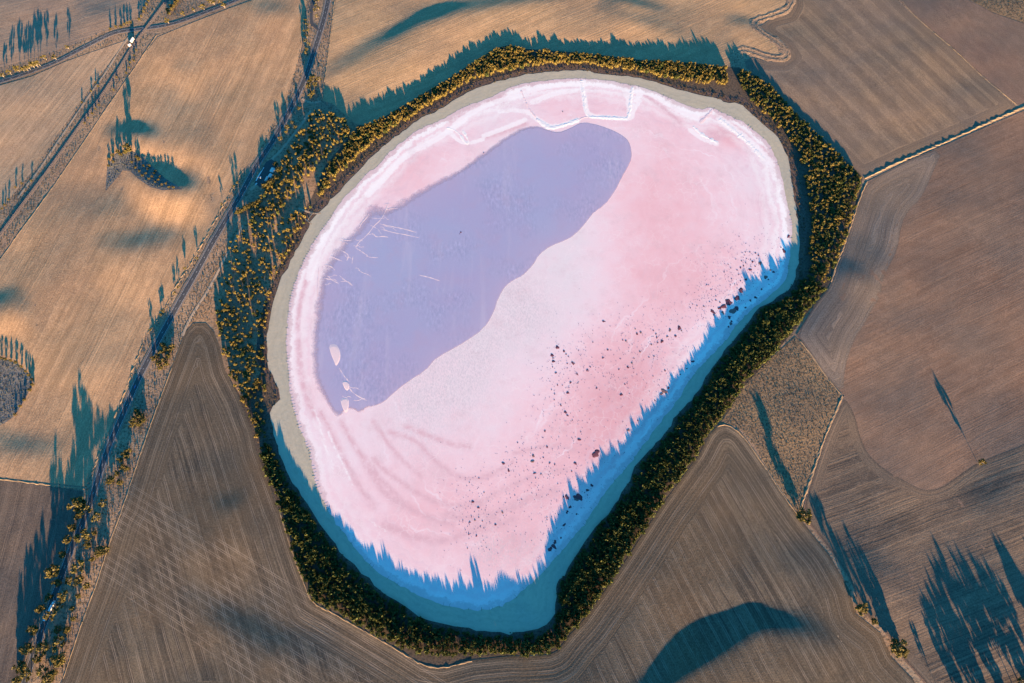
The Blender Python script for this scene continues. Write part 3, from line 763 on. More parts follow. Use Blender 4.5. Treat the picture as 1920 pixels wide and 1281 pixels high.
def strip_geo(line, w_, z0, z1, wob=.3):
    p = densify(line, 3, False)
    t = np.gradient(p, axis=0); t /= np.linalg.norm(t, axis=1)[:, None] + 1e-9
    nr = np.stack([-t[:, 1], t[:, 0]], 1)
    k = len(p)
    s_ = w_ * (1 + RNG.uniform(-wob, wob, k)) * np.clip(np.minimum(np.arange(k), np.arange(k)[::-1]) / 3., .3, 1)
    base = sum(len(v) for v in allV)
    V = np.stack([np.column_stack([p - nr * s_[:, None], np.full(k, z0)]), np.column_stack([p, np.full(k, z1)]), np.column_stack([p + nr * s_[:, None], np.full(k, z0)])], 1).reshape(-1, 3)
    F = []
    for i in range(k - 1):
        for j in (0, 1):
            F.append((base + i * 3 + j, base + i * 3 + j + 1, base + (i + 1) * 3 + j + 1, base + (i + 1) * 3 + j))
    allV.append(V); allF.extend(F)
for i_, v in enumerate(VEINS): strip_geo(px_line(v), .85 if i_ < 15 else .5, .48, .54, .7)
veins = mesh_obj("salt_veins", np.vstack(allV), allF, M['saltpink'])
tag(veins, "branching white salt veins in the lavender brine near the left shore", "salt vein", kind='stuff')
# comb of dark wet rills where the beach meets the salt
allV, allF = [], []
sp_ = densify(SALT, 4.2)
tt = np.roll(sp_, -1, 0) - np.roll(sp_, 1, 0); tt /= np.linalg.norm(tt, axis=1)[:, None]
for q, t_ in zip(sp_, tt):
    ppx = 960 + FPX * q[0] / (q[1] * math.sin(TILT) + CAM_H * math.cos(TILT))
    if random.random() < (.12 if ppx < 625 else .72): continue
    nr_ = np.array([-t_[1], t_[0]])
    if inside(SALT, np.array([(q + nr_ * 3)[0]]), np.array([(q + nr_ * 3)[1]]))[0]: nr_ = -nr_
    a = q - nr_ * random.uniform(1.5, 4.5); b = q + nr_ * random.uniform(.5, 2.5)
    strip_geo(np.array([a, (a + b) / 2 + t_ * random.uniform(-.4, .4), b]), random.uniform(.45, .95), .40, .52)
rills = mesh_obj("shore_rills", np.vstack(allV), allF, M['rill'])
tag(rills, "comb of dark rills where the beach meets the salt all round the lake", "rills", kind='stuff')

# ------------------------------------------------------------------ dark weed mats on the salt
Z2 = lambda l: [(1290 + x / 7.115, 440 + y / 7.115, r / 7.115) for x, y, r in l]
Z3 = lambda l: [(1020 + x / 4.93, 600 + y / 4.93, r / 4.93) for x, y, r in l]
Z4 = lambda l: [(860 + x / 4.93, 820 + y / 4.93, r / 4.93) for x, y, r in l]
MATS = Z2([(680,28,8),(720,245,6),(765,237,8),(825,237,10),(750,276,7),(900,250,12),(940,280,12),(715,355,10),(770,380,10),(740,418,12),(835,335,8),(860,365,16),(895,425,10),
 (700,443,14),(655,478,9),(535,400,9),(570,448,8),(485,500,7),(638,333,7),(675,535,9),(960,382,26),(828,470,20),(770,600,18),(580,592,8),(700,620,9),(620,662,8),(655,672,7),(565,677,7),
 (372,558,6),(333,563,5),(250,673,9),(275,677,6),(305,738,7),(372,825,8),(372,878,10),(288,900,8),(60,932,7),(120,952,10),(210,962,12),(30,980,10),(782,325,6),
 (1280,220,28),(1240,175,9),(1340,25,22),(1100,475,14),(1140,500,18),(1035,570,28),(1070,600,12),(705,745,34),(655,850,38),(540,905,48),(475,960,36),(420,985,22),(330,1030,30),(345,1075,12),
 (465,1045,22),(600,1020,46),(650,985,30),(550,1105,22),(580,1160,16),(570,1190,22),(540,1230,14),(425,905,12),(1240,360,8),(1078,665,8),(900,840,20),(830,880,16),(765,975,14),(980,730,14)])
MATS += Z3([(550,15,12),(843,85,7),(860,130,12),(895,118,10),(757,196,9),(728,188,7),(1010,100,7),(1035,132,8),(1043,163,10),(1090,200,16),(1050,212,8),(993,230,9),(1165,95,14),(1250,75,20),(1270,100,8),
 (1140,157,10),(1215,150,12),(452,208,6),(588,278,9),(545,352,9),(123,255,18),(75,328,16),(83,355,8),(87,385,14),(80,437,6),(110,492,10),(185,290,12),(205,318,7),(225,340,6),(215,405,7),(265,400,14),(282,405,6),(318,286,4),
 (245,580,11),(125,603,8),(170,606,5),(313,588,6),(70,647,5),(220,675,13),(97,688,6),(95,740,6),(157,792,8),(198,855,14),(218,885,10),(262,930,5),(307,502,11),(400,467,11),(428,437,7),(692,460,7),(775,440,12),(813,402,10),(832,358,6),
 (888,297,9),(970,348,6),(1018,340,7),(1118,470,9),(1008,523,6),(748,598,7),(768,590,5),(715,692,14),(487,632,9),(480,1237,36),(8,1030,9),(28,1175,10),(325,1108,14),(340,1037,5),(685,1130,6),(1110,660,26),(1085,685,14),(1150,630,12),(1025,747,7),(780,1020,14),(868,932,8),(1260,505,8),(1320,452,7),(1375,385,14)])
MATS += Z4([(545,52,6),(818,92,9),(690,173,14),(683,225,16),(413,243,14),(462,308,13),(785,190,5),(842,240,8),(888,255,7),(1078,243,14),(1045,317,7),(702,335,11),(762,343,7),(712,380,6),(190,380,5),(100,420,5),
 (237,512,6),(130,598,13),(183,652,11),(405,695,11),(340,810,10),(165,912,9),(95,898,8),(150,767,8),(104,787,8),(187,743,6),(220,777,6),(40,770,5),(118,730,4),(82,1028,6),(520,538,4),(580,576,4),(917,433,4),(817,742,5),(817,765,5),
 (1105,555,38),(1085,575,18),(1000,555,20),(970,552,10),(1230,445,14),(1190,490,14),(1165,510,6),(1030,645,14),(1002,690,13),(975,810,14),(890,970,18),(880,1010,22),(845,1035,22),(945,930,9),(1090,710,9)])
MATS += [(907,287,1.2),(864,436,2.0),(862,439,1.0),(1055,210,1.2)]
mats_sorted = sorted(MATS, key=lambda m: -m[2])
rm = random.Random(5)
for i, (px, py, r) in enumerate(mats_sorted):
    x, y = flat(px, py)
    sc = float(np.hypot(*(np.array(flat(px + 1, py)) - np.array([x, y]))))
    o = blob(px, py, max(.75, r * sc), 17 if r > 2.5 else 9, .22, .34 if r > 2 else .22, mat=M['mat'] if rm.random() < .8 else M['matgrey'],
             stretch=rm.uniform(.85, 1.3), ang=rm.uniform(0, 3.1), rnd=rm)
    if (px, py) == mats_sorted[0][:2]:
        pass
    if abs(px - 1117.4) < 1 and abs(py - 850.9) < 1:
        lab, grp = "large lone maroon weed mat ringed with white on the pink salt", None
    elif abs(px - 864) < .1:
        lab, grp = "small dark mat alone in the middle of the lavender brine", None
    elif abs(px - 907) < .1:
        lab, grp = "tiny dark mat near the top edge of the lavender brine", None
    elif px > 1320 and py < 625:
        lab, grp = "maroon weed mat on the salt by the right-hand shore", "weed mats by the right-hand shore"
    elif r > 2.6:
        lab, grp = "larger maroon weed mat on the lower part of the pink salt", "larger weed mats on the lower pink salt"
    elif py < 820:
        lab, grp = "small maroon weed mat on the middle right of the pink salt", "small weed mats on the middle right salt"
    else:
        lab, grp = "small maroon weed mat on the lower part of the pink salt", "small weed mats on the lower salt"
    tag(o, lab, "weed mat", grp)
# crumbs of weed too small to pick apart
V_, F_ = [], []
for i in range(2400):
    c = rm.choice([m for m in mats_sorted if m[1] > 440])
    px, py = c[0] + rm.gauss(0, 34), c[1] + rm.gauss(0, 30)
    x, y = flat(px, py)
    if not inside(SALT, np.array([x]), np.array([y]))[0] or inside(WATER, np.array([x]), np.array([y]))[0]: continue
    r = rm.uniform(.2, .7); b = len(V_)
    V_ += [(x + r, y, .44), (x, y + r * .8, .44), (x - r * .9, y, .44), (x, y - r, .44), (x, y, .62)]
    F_ += [(b, b + 1, b + 4), (b + 1, b + 2, b + 4), (b + 2, b + 3, b + 4), (b + 3, b, b + 4)]
tag(mesh_obj("weed_crumbs", V_, F_, M['mat']), "scatter of dark weed crumbs over the lower right of the pink salt", "weed", kind='stuff')

# ------------------------------------------------------------------ roads, railway, tracks
HWY = smooth(P([(632,-70),(616,0),(610,30),(600,65),(587,105),(572,150),(555,185),(532,232),(510,270),(485,307),(475,325),(445,380),(412,435),(375,500),(335,570),
  (300,632),(295,643),(262,707),(245,745),(220,802),(197,860),(175,935),(162,972),(140,1022),(120,1072),(100,1130),(77,1192),(52,1268),(25,1350)]), 2, False)
LANE = smooth(P([(-140,200),(-60,175),(0,156),(45,140),(100,120),(150,94),(200,70),(225,61),(270,56),(312,51),(350,40),(400,20),(455,-2),(530,-40)]), 2, False)
RAIL = smooth(P([(365,-80),(315,0),(297,25),(277,52),(250,87),(220,135),(190,180),(160,220),(125,270),(90,320),(50,375),(20,417),(0,445),(-90,575)]), 2, False)

def road(name, line, half, shoulder, marks=True):
    r = ribbon(name, line, [-half, -half * .5, 0, half * .5, half], [0, .04, .08, .04, 0], M['asphalt'], zoff=.42, step=7)
    tag(r, kind='structure')
    s_ = ribbon("road_shoulder", line, [-half - shoulder, -half + .05, half - .05, half + shoulder], [-.12, -.02, -.02, -.12], M['gravel'], r, zoff=.38, step=7, wob=.06)
    if marks:
        for sgn in (-1, 1):
            o_ = half - .55
            ribbon("edge_line", line, [sgn * o_ - .14, sgn * o_ + .14], [.06, .06], M['paint'], r, zoff=.42, step=7)
        d = densify(line, 3.0, False)
        V, F = [], []
        hd_ = H(d[:, 0], d[:, 1])
        for i in range(0, len(d) - 2, 4):
            a, b = d[i], d[i + 1]
            t = (b - a) / np.hypot(*(b - a)); nn = np.array([-t[1], t[0]]) * .14
            z = hd_[i] + .52; z2 = hd_[i + 1] + .52
            k = len(V)
            V += [(*(a - nn), z), (*(a + nn), z), (*(b + nn), z2), (*(b - nn), z2)]; F.append((k + 3, k + 2, k + 1, k))
        dash = mesh_obj("centre_line", V, F, M['paint'], r)
    return r
road("highway", HWY, 4.6, 2.6)
road("crossroad", LANE, 3.4, 1.8)
slip = smooth(P([(596,-60),(587,0),(584,30),(585,45),(592,53),(600,60)]), 2, False)
road("slip_road", slip, 2.6, 1.2, False)
rw = ribbon("railway", RAIL, [-4.2, -2.2, 2.2, 4.2], [-.2, .4, .4, -.2], M['ballast'], zoff=.3, step=7)
tag(rw, kind='structure')
for sgn in (-1, 1):
    ribbon("rail", RAIL, [sgn * .8 - .07, sgn * .8 - .05, sgn * .8 + .05, sgn * .8 + .07], [.65, .82, .82, .65], M['steel'], rw, zoff=.3, step=7)
d = densify(RAIL, .75, False)
V, F = [], []
tt = np.gradient(d, axis=0); tt /= np.linalg.norm(tt, axis=1)[:, None]
zz = H(d[:, 0], d[:, 1])
for i in range(len(d)):
    t = tt[i]; n_ = np.array([-t[1], t[0]]); k = len(V); z = zz[i] + .69
    for zz_ in (z, z + .18):
        for a, b in ((-1, -1), (1, -1), (1, 1), (-1, 1)):
            q = d[i] + t * .12 * a + n_ * 1.25 * b
            V.append((q[0], q[1], zz_))
    F += [(k + 4, k + 5, k + 6, k + 7), (k, k + 1, k + 5, k + 4), (k + 1, k + 2, k + 6, k + 5), (k + 2, k + 3, k + 7, k + 6), (k + 3, k, k + 4, k + 7)]
tag(mesh_obj("sleepers", V, F, M['sleeper'], rw), kind='stuff')

def dirt(pts, half, name="dirt_track", z=.34):
    o = ribbon(name, px_line(pts), [-half, -half * .35, half * .35, half], [0, .05, .05, 0], M['track'], zoff=z, step=6, wob=.12)
    tag(o, kind='structure')
dirt([(583,208),(565,235),(545,262),(522,290),(512,298)], 2.2)
dirt([(566,186),(578,192),(590,194),(602,191)], 2.2)
dirt([(457,424),(440,455),(425,480),(405,518),(390,545),(370,575),(350,608),(342,630)], 2.0)
dirt([(244,70),(222,100),(200,135),(175,168),(150,205),(112,262),(75,318),(35,372)], 1.8)
dirt([(512,298),(508,320),(500,335),(480,350),(470,358)], 3.0)
dirt([(560,391),(575,397),(590,401),(602,400)], 1.6, "lake_path")
dirt([(562,402),(570,409),(577,415),(585,421)], 1.0, "lake_path")
dirt([(577,414),(582,405),(587,400)], .9, "lake_path")
# rest-area apron beside the highway
sheet("rest_area", P([(478,345),(488,352),(505,343),(515,325),(522,308),(510,300),(500,305),(490,322)]), .42, 6, M['asphalt'])

def bank(pts, half, h, mat, name, label, cat, group=None, rough=.25, z=.2):
    o = ribbon(name, px_line(pts, 1), [-half, -half * .35, half * .35, half], [-.1, h * .3, h * .3, -.1], mat, step=4, zoff=z, wob=.25, rough=rough + .45)
    tag(o, label, cat, group)
bank([(1621,334),(1660,316),(1700,298),(1800,254),(1908,206),(2020,160)], 2.2, 1.5, M['dust'], "earth_bank", "low earth bank between the striped field and the red-brown field at the right", "bank")
bank([(1626,340),(1613,371),(1601,406),(1586,451),(1568,496),(1557,530)], 1.6, .8, M['dust'], "earth_bank", "thin sunlit earth bank along the outer edge of the right-hand tree belt", "bank")
bank([(1578,744),(1569,766),(1549,811),(1521,896),(1501,954)], 1.8, .8, M['dust'], "earth_bank", "sunlit grassy bank on the right side of the scrub triangle", "bank")
bank([(1500,641),(1522,669),(1547,706),(1578,743)], 1.2, .5, M['dust'], "earth_bank", "thin bank on the upper right side of the scrub triangle", "bank")
bank([(1345,800),(1362,795),(1390,813),(1425,861),(1470,931),(1497,966)], 1.2, .6, M['dust'], "earth_bank", "thin bank on the lower left side of the scrub triangle", "bank")
bank([(633,-60),(628,0),(622,50),(615,110),(608,160),(604,190)], 1.3, .8, M['dust'], "earth_bank", "straight pale fence bank beside the golden field right of the highway", "bank")
bank([(-120,885),(0,898),(80,908),(161,917)], 1.4, .6, M['dust'], "earth_bank", "pale bank between the golden field and the lower left field", "bank")
bank([(1682,-10),(1704,22),(1742,56),(1792,98),(1842,146),(1905,198)], .9, .35, M['dust'], "earth_bank", "thin stony fence line across the fields at the upper right", "bank", rough=.8)
bank([(322,690),(297,757),(265,850),(232,957),(207,1020),(185,1090),(160,1155),(142,1207),(120,1272)], 1.0, .5, M['dust'], "earth_bank", "thin bank between the highway scrub and the lower left stubble", "bank")
bank([(525,960),(540,1010),(557,1060),(572,1100),(585,1131),(620,1148),(655,1168),(717,1203),(760,1228),(792,1248),(830,1254),(885,1239)], 1.1, .55, M['dust'], "earth_bank", "thin pale bank outside the tree belt at the lower left of the lake", "bank")
bank([(295,68),(265,112),(220,175),(180,233),(120,321),(75,388),(42,433),(15,471),(0,492)], .9, .45, M['dust'], "earth_bank", "thin bank between the railway scrub and the golden field", "bank")
bank([(276,626),(305,585),(332,536),(385,451),(425,376),(457,321)], 1.8, .7, M['dust'], "earth_bank", "rough sunlit bank on the left side of the highway, upper stretch", "bank", rough=.6)
bank([(163,912),(197,830),(220,772),(240,720),(267,647)], 1.8, .8, M['dust'], "earth_bank", "rough sunlit bank on the left side of the highway, lower stretch", "bank", rough=.6)
# creek with its grassy banks at the top right
CREEK = smooth(P([(1490,-60),(1484,5),(1474,20),(1440,31),(1418,37),(1412,46),(1430,63),(1455,77),(1470,92),(1475,106),(1462,110),(1438,107),(1410,96),(1392,92),(1378,98),(1373,112)]), 2, False)
cr = ribbon("creek_bed", CREEK, [-10, -7, -4, -1.5, 1.5, 4, 7, 10], [-.2, .12, .3, .08, .05, .3, .12, -.2], M['verge'], zoff=.25, step=5, wob=.12, rough=.18)
tag(cr, "winding dry creek bed with sunlit grassy banks at the upper right", "creek")

# ------------------------------------------------------------------ vegetation templates
def rand_unit(r):
    a = r.uniform(0, 2 * math.pi); z = r.uniform(-1, 1); s = math.sqrt(1 - z * z)
    return np.array([s * math.cos(a), s * math.sin(a), z])

def leaf_quads(centers, crad, per, size, r, squash=.75):
    V, F = [], []
    for c, cr_ in zip(centers, crad):
        for _ in range(per):
            d_ = rand_unit(r); p = c + d_ * cr_ * (r.uniform(.45, 1.0)) * np.array([1, 1, squash])
            nrm = d_ * .6 + rand_unit(r) * .7
            nrm /= np.linalg.norm(nrm)
            a = np.cross(nrm, [0.3, .2, 1]); a /= np.linalg.norm(a) + 1e-9
            b = np.cross(nrm, a)
            s1, s2 = size * r.uniform(.6, 1.25), size * r.uniform(.5, 1.1)
            k = len(V)
            V += [p - a * s1 - b * s2 * .6, p + a * s1 * .7 - b * s2, p + a * s1 + b * s2 * .7, p - a * s1 * .6 + b * s2]
            F.append((k, k + 1, k + 2, k + 3))
    return np.array(V), np.array(F)

def tube(pts, rads, n=5):
    V, F = [], []
    pts = [np.array(p, float) for p in pts]
    for i, (p, r_) in enumerate(zip(pts, rads)):
        d_ = pts[min(i + 1, len(pts) - 1)] - pts[max(i - 1, 0)]
        d_ /= np.linalg.norm(d_) + 1e-9
        a = np.cross(d_, [1, 0.1, 0]); a /= np.linalg.norm(a); b = np.cross(d_, a)
        for k in range(n):
            an = 2 * math.pi * k / n
            V.append(p + r_ * (math.cos(an) * a + math.sin(an) * b))
    for i in range(len(pts) - 1):
        for k in range(n):
            F.append((i * n + k, i * n + (k + 1) % n, (i + 1) * n + (k + 1) % n, (i + 1) * n + k))
    return np.array(V), np.array(F)

def join(parts):
    V, F, k = [], [], 0
    for v, f in parts:
        V.append(v); F.append(f + k); k += len(v)
    return np.vstack(V), np.vstack(F)

def belt_template(seed):
    """unit tree: height 1, crown radius 1 (x,y scaled apart from z)"""
    r = random.Random(seed)
    cs, cr_ = [], []
    for i in range(7):
        a = 2 * math.pi * i / 6 + r.uniform(-.4, .4); q = .56 * r.uniform(.75, 1.15) if i < 6 else .05
        cs.append(np.array([q * math.cos(a), q * math.sin(a), r.uniform(.55, .80) if i < 6 else .84])); cr_.append(r.uniform(.36, .54))
    V, F = leaf_quads(cs, cr_, 9, .23, r, .45)
    sk, skr = [], []
    for i in range(5):
        a = 2 * math.pi * i / 5 + r.uniform(-.4, .4); q = r.uniform(.35, .6)
        sk.append(np.array([q * math.cos(a), q * math.sin(a), r.uniform(.24, .40)])); skr.append(r.uniform(.3, .42))
    V2, F2 = leaf_quads(sk, skr, 4, .25, r, .4)
    V, F = join([(V, F), (V2, F2)])
    V[:, 2] = np.clip(V[:, 2], .06, 1.08)
    T = tube([(0, 0, -.05), (.03, .02, .3), (.0, .05, .75)], [.045, .035, .02], 4)
    return (V, F), T

def gum_template(seed, bushy=False):
    r = random.Random(seed)
    tubes = []
    lean = (r.uniform(-.04, .04), r.uniform(-.04, .04))
    fork = np.array([lean[0], lean[1], r.uniform(.2, .3)])
    tubes.append(tube([(0, 0, -.02), tuple(fork * .5 + np.array([.01, 0, 0])), tuple(fork)], [.032, .025, .02], 6))
    cs, cr_ = [], []
    k = r.randint(5, 7)
    for i in range(k):
        a = 2 * math.pi * i / k + r.uniform(-.35, .35)
        q = r.uniform(.18, .36); top = r.uniform(.5, .88)
        end = np.array([q * math.cos(a), q * math.sin(a), top])
        midp = fork * .5 + end * .5 + np.array([.04 * math.cos(a), .04 * math.sin(a), -.03])
        tubes.append(tube([tuple(fork), tuple(midp), tuple(end)], [.016, .011, .006], 5))
        cs.append(end); cr_.append(r.uniform(.15, .20))
        cs.append(end + np.array([r.uniform(-.11, .11), r.uniform(-.11, .11), r.uniform(-.10, .05)])); cr_.append(r.uniform(.12, .17))
    cs.append(np.array([lean[0], lean[1], .86])); cr_.append(.17)
    if bushy:
        for i in range(8):
            a = 2 * math.pi * i / 8 + r.uniform(-.4, .4); q = r.uniform(.12, .3)
            cs.append(np.array([q * math.cos(a), q * math.sin(a), r.uniform(.16, .42)])); cr_.append(r.uniform(.14, .19))
    V, F = leaf_quads(cs, cr_, 20, .066, r, .8)
    return (V, F), join(tubes)

BELT_T = [belt_template(100 + i) for i in range(7)]
GUM_T = [gum_template(200 + i, i >= 5) for i in range(10)]
BELT_ME = [(fast_mesh("crown", c[0], c[1], [M['leaf']]), fast_mesh("trunk", t[0], t[1], [M['bark']])) for c, t in BELT_T]
GUM_ME = [(fast_mesh("crown", c[0], c[1], [M['gum']]), fast_mesh("trunk", t[0], t[1], [M['palebark']])) for c, t in GUM_T]

def place_tree(name, meshes, x, y, z, sx, sz, rz, label, cat, group):
    e = empty(name, (x, y, z), rz); e.scale = (sx, sx, sz)
    for nm, me_ in zip(("crown", "trunk"), meshes):
        c = bpy.data.objects.new(nm, me_); COL.objects.link(c); c.parent = e
    tag(e, label, cat, group)
    return e

# ------------------------------------------------------------------ lake-side tree belts
rt = random.Random(11)
def scatter(pts, spacing, keep=1.0):
    w_ = P(pts)
    x0, y0 = w_.min(0); x1, y1 = w_.max(0)
    gx, gy = np.meshgrid(np.arange(x0, x1, spacing), np.arange(y0, y1, spacing * .87))
    gx = gx + (np.arange(gx.shape[0])[:, None] % 2) * spacing * .5
    gx = gx.ravel() + RNG.uniform(-.38, .38, gx.size) * spacing
    gy = gy.ravel() + RNG.uniform(-.38, .38, gy.size) * spacing
    k = inside(w_, gx, gy) & (RNG.uniform(0, 1, gx.size) < keep)
    return gx[k], gy[k]
BELTS = [
 ("top", [(672,243),(732,217),(806,172),(857,142),(882,124),(932,94),(957,90),(987,96),(1060,101),(1135,108),(1210,117),(1287,121),(1360,128),(1362,160),(1340,160),(1300,157),(1260,150),(1222,141),
   (1190,134),(1135,127),(1085,120),(1035,122),(985,127),(935,136),(890,150),(845,174),(800,203),(760,227),(720,252),(690,278),(665,300),(640,325),(612,360),(600,372),(598,350),(615,312),(640,285)], 5.6, .93, (5.0, 6.8), (1.8, 4.6)),
 ("north-west wood", [(589,209),(604,207),(663,234),(655,258),(612,300),(570,345),(540,385),(515,420),(470,430),(470,400),(505,352),(522,332),(530,300),(548,271),(578,226)], 6.0, .62, (4.2, 8.0), (1.5, 3.4)),
 ("west wood", [(470,430),(515,420),(575,390),(590,385),(566,430),(548,465),(530,495),(515,535),(503,580),(497,630),(494,665),(470,640),(412,560),(435,450)], 6.8, .55, (4.2, 8.0), (1.3, 3.2)),
 ("west wood", [(412,560),(470,640),(494,665),(498,700),(500,735),(492,760),(497,800),(503,830),(485,835),(475,800),(447,735),(424,690),(413,645),(405,612)], 6.2, .66, (4.2, 7.0), (1.8, 3.8)),
 ("right", [(1387,131),(1411,142),(1442,163),(1490,213),(1526,247),(1580,298),(1612,333),(1609,370),(1597,405),(1582,450),(1564,492),(1553,525),(1530,552),(1512,520),(1517,470),(1520,420),(1514,370),(1506,320),(1492,280),
   (1468,246),(1438,220),(1408,190),(1390,165),(1380,145)], 6.2, .86, (4.4, 6.6), (1.8, 4.6)),
 ("lower right", [(1545,545),(1524,568),(1488,614),(1438,674),(1395,719),(1368,762),(1344,792),(1327,811),(1308,849),(1273,897),(1230,957),(1183,1029),(1133,1102),(1093,1157),(1068,1184),(1043,1216),(985,1226),(955,1226),
   (955,1194),(1005,1190),(1038,1172),(1048,1145),(1048,1097),(1065,1077),(1083,1047),(1106,1012),(1126,984),(1151,959),(1178,917),(1206,867),(1228,842),(1261,807),(1273,782),(1313,742),(1341,687),(1381,642),(1396,622),
   (1428,580),(1448,572),(1480,555),(1500,530),(1512,520)], 5.6, .97, (5.7, 7.8), (2.2, 5.0)),
 ("lower left", [(955,1226),(885,1230),(830,1228),(762,1217),(718,1196),(657,1160),(588,1122),(575,1096),(560,1058),(543,1008),(530,965),(508,908),(492,865),(490,835),(505,832),(520,865),(540,908),(560,930),(578,960),(602,995),
   (637,1043),(692,1098),(748,1137),(803,1171),(890,1189),(955,1194)], 5.8, .96, (6.6, 9.4), (2.2, 5.2)),
]
trees = []
for nm, poly, sp, keep, hr, rr in BELTS:
    xs, ys = scatter(poly, sp, keep)
    zs = H(xs, ys)
    din = edge_dist(SAND_OUT, xs, ys)
    low = nm.startswith("lower")
    for x, y, z, di in zip(xs, ys, zs, din):
        cl = math.sin(x * .11 + 1.3 * math.sin(y * .07)) * math.sin(y * .13 + 1.7 * math.sin(x * .05)) + .5 * math.sin(x * .31 + y * .23)
        hm = (hr[0] + hr[1]) / 2; hd = (hr[1] - hr[0]) / 2
        hh = (hm + hd * .6 * cl) * rt.uniform(.93, 1.07) * (1.3 if rt.random() < .02 else 1) * (min(1, .55 + di / 45) if low else 1) * (1.3 if nm == 'lower right' and y < 40 else 1)
        trees.append((x, y, z, hh, rt.uniform(*rr) * (1.15 if hh > hm + .8 * hd else 1), rt.randrange(len(BELT_T)), rt.uniform(0, 6.28), nm))
def to_px(x, y, z):
    dx, dy, dz = x, y, z - CAM_H
    dep = dy * math.sin(TILT) - dz * math.cos(TILT)
    up = dy * math.cos(TILT) + dz * math.sin(TILT)
    return 960 + FPX * dx / dep, 640.5 - FPX * up / dep, dep
score = []
for i, t in enumerate(trees):
    px, py, dep = to_px(*t[:3])
    score.append((t[4] * t[4] * (1 + .1 * t[3]) / dep ** 2 if 0 < px < 1920 and 0 < py < 1281 else 0, i))
solo = {i for _, i in sorted(score, reverse=True)[:300]}
rng_r = {b[0]: b[5] for b in BELTS}
sl = sorted(solo)
sx_ = np.array([trees[i][0] for i in sl]); sy_ = np.array([trees[i][1] for i in sl])
SOLO_D = {i: (a, b) for i, a, b in zip(sl, edge_dist(BELT_FLOOR, sx_, sy_), edge_dist(SAND_OUT, sx_, sy_))}
RV, RF, RI = [], [], []
k0 = 0
for i, (x, y, z, hh, r_, ti, rz, nm) in enumerate(trees):
    if i in solo:
        de, di = SOLO_D[i]
        where = "on the beach side" if di < 9 else ("on the field side" if de < 9 else "in the middle")
        ppx, ppy, _ = to_px(x, y, z)
        part = ("upper stretch" if ppy < 1010 else ("bend" if ppx < 720 else "bottom stretch")) if nm == "lower left" else ("upper stretch" if ppy < 780 else ("middle stretch" if ppy < 1000 else "bottom corner"))
        size = "broad" if r_ > .5 * (rng_r[nm][0] + rng_r[nm][1]) + .3 else "rounded"
        place_tree("belt_tree", BELT_ME[ti], x, y, z, r_, hh, rz, "%s dark green tree %s of the %s belt, %s" % (size, where, nm + " lake" , part), "tree", "%s lake belt, %s, %s, %s" % (nm, part, where, size))
        continue
    (cv, cf), (tv, tf) = BELT_T[ti]
    c, s = math.cos(rz), math.sin(rz)
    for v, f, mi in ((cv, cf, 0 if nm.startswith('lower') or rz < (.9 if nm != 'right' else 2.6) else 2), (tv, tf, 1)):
        V = np.column_stack([(v[:, 0] * c - v[:, 1] * s) * r_ + x, (v[:, 0] * s + v[:, 1] * c) * r_ + y, v[:, 2] * hh + z])
        RV.append(V); RF.append(f + k0); RI.append(np.full(len(f), mi)); k0 += len(v)
me = fast_mesh("lake_belt_trees", np.vstack(RV), np.vstack(RF), [M['leaf'], M['bark'], M['leafsuntint']], np.concatenate(RI))
o = bpy.data.objects.new("lake_belt_trees", me); COL.objects.link(o)
tag(o, "mass of small olive-green trees in the belt round the pink lake", "trees", kind='stuff')
print("belt trees", len(trees))

# ------------------------------------------------------------------ gum trees standing apart
def gum(px, py, h, wide, label, group=None, cat="tree", bushy=False):
    x, y, z = G(px, py)
    k = rt.randrange(5) if not bushy else 5 + rt.randrange(5)
    return place_tree("gum_tree", GUM_ME[k], x, y, z, h * wide, h, rt.uniform(0, 6.28), label, cat, group)
gum(1833, 868, 13, .9, "small lone gum tree on the red-brown field at the far right")
gum(1501, 968, 19, 1.2, "bright lone gum tree at the foot of the scrub triangle", bushy=True)
gum(1611, 1140, 12, 1.5, "gum tree on the field boundary at the lower right, upper of the pair", bushy=True)
gum(1636, 1164, 9, 1.2, "smaller gum tree of the pair on the field boundary at the lower right", bushy=True)
gum(1679, 1213, 14, 1.75, "broad round gum tree lowest on the field boundary at the lower right", bushy=True)
gum(1690, 1222, 11, 1.3, "gum tree crowded against the broad round one at the lower right", bushy=True)
for px, py, h, wd in [(1910,1278,9,1.7),(1886,1312,20,1.3),(1906,1302,19,1.1),(1842,1312,16,1.2),(1800,1300,12,1.4),(1868,1330,19,1.2),(1826,1300,13,1.0),(1940,1300,18,1.5),(1858,1318,15,1.0),(1962,1296,17,1.1),(1990,1270,19,1.2),(2012,1296,19,1.2),(1930,1326,20,1.3),(1822,1330,15,1.0),(2040,1250,17,1.2),(1758,1290,9,1.0)]:
    gum(px, py, h, wd, "tall gum tree of the grove at the bottom right corner casting long shadows", "grove at the bottom right corner", bushy=rt.random() < .5)
L1 = "gum tree in the row along the crossroad at the far upper left"
for px, py, h, wd in [(22,140,11,.9),(37,134,12,1.0),(53,133,11,1.0),(58,131,10,.9),(65,127,13,.9),(72,126,13,1.0),(76,124,12,.9),(88,113,11,1.0),(106,112,10,1.0),(130,93,9,.9),(8,145,8,1.0),(46,134,10,.9)]:
    gum(px, py, h, wd, L1, "gum row along the crossroad, far upper left")
for px, py, h, wd in [(317,44,11,1.1),(346,30,10,1.0),(365,22,8,.9),(383,18,11,1.1),(402,9,9,1.1),(422,15,11,1.0),(395,6,9,1.2),(412,4,9,1.1)]:
    gum(px, py, h, wd, "yellow-lit gum tree on the crossroad verge right of the railway crossing", "gums right of the railway crossing")
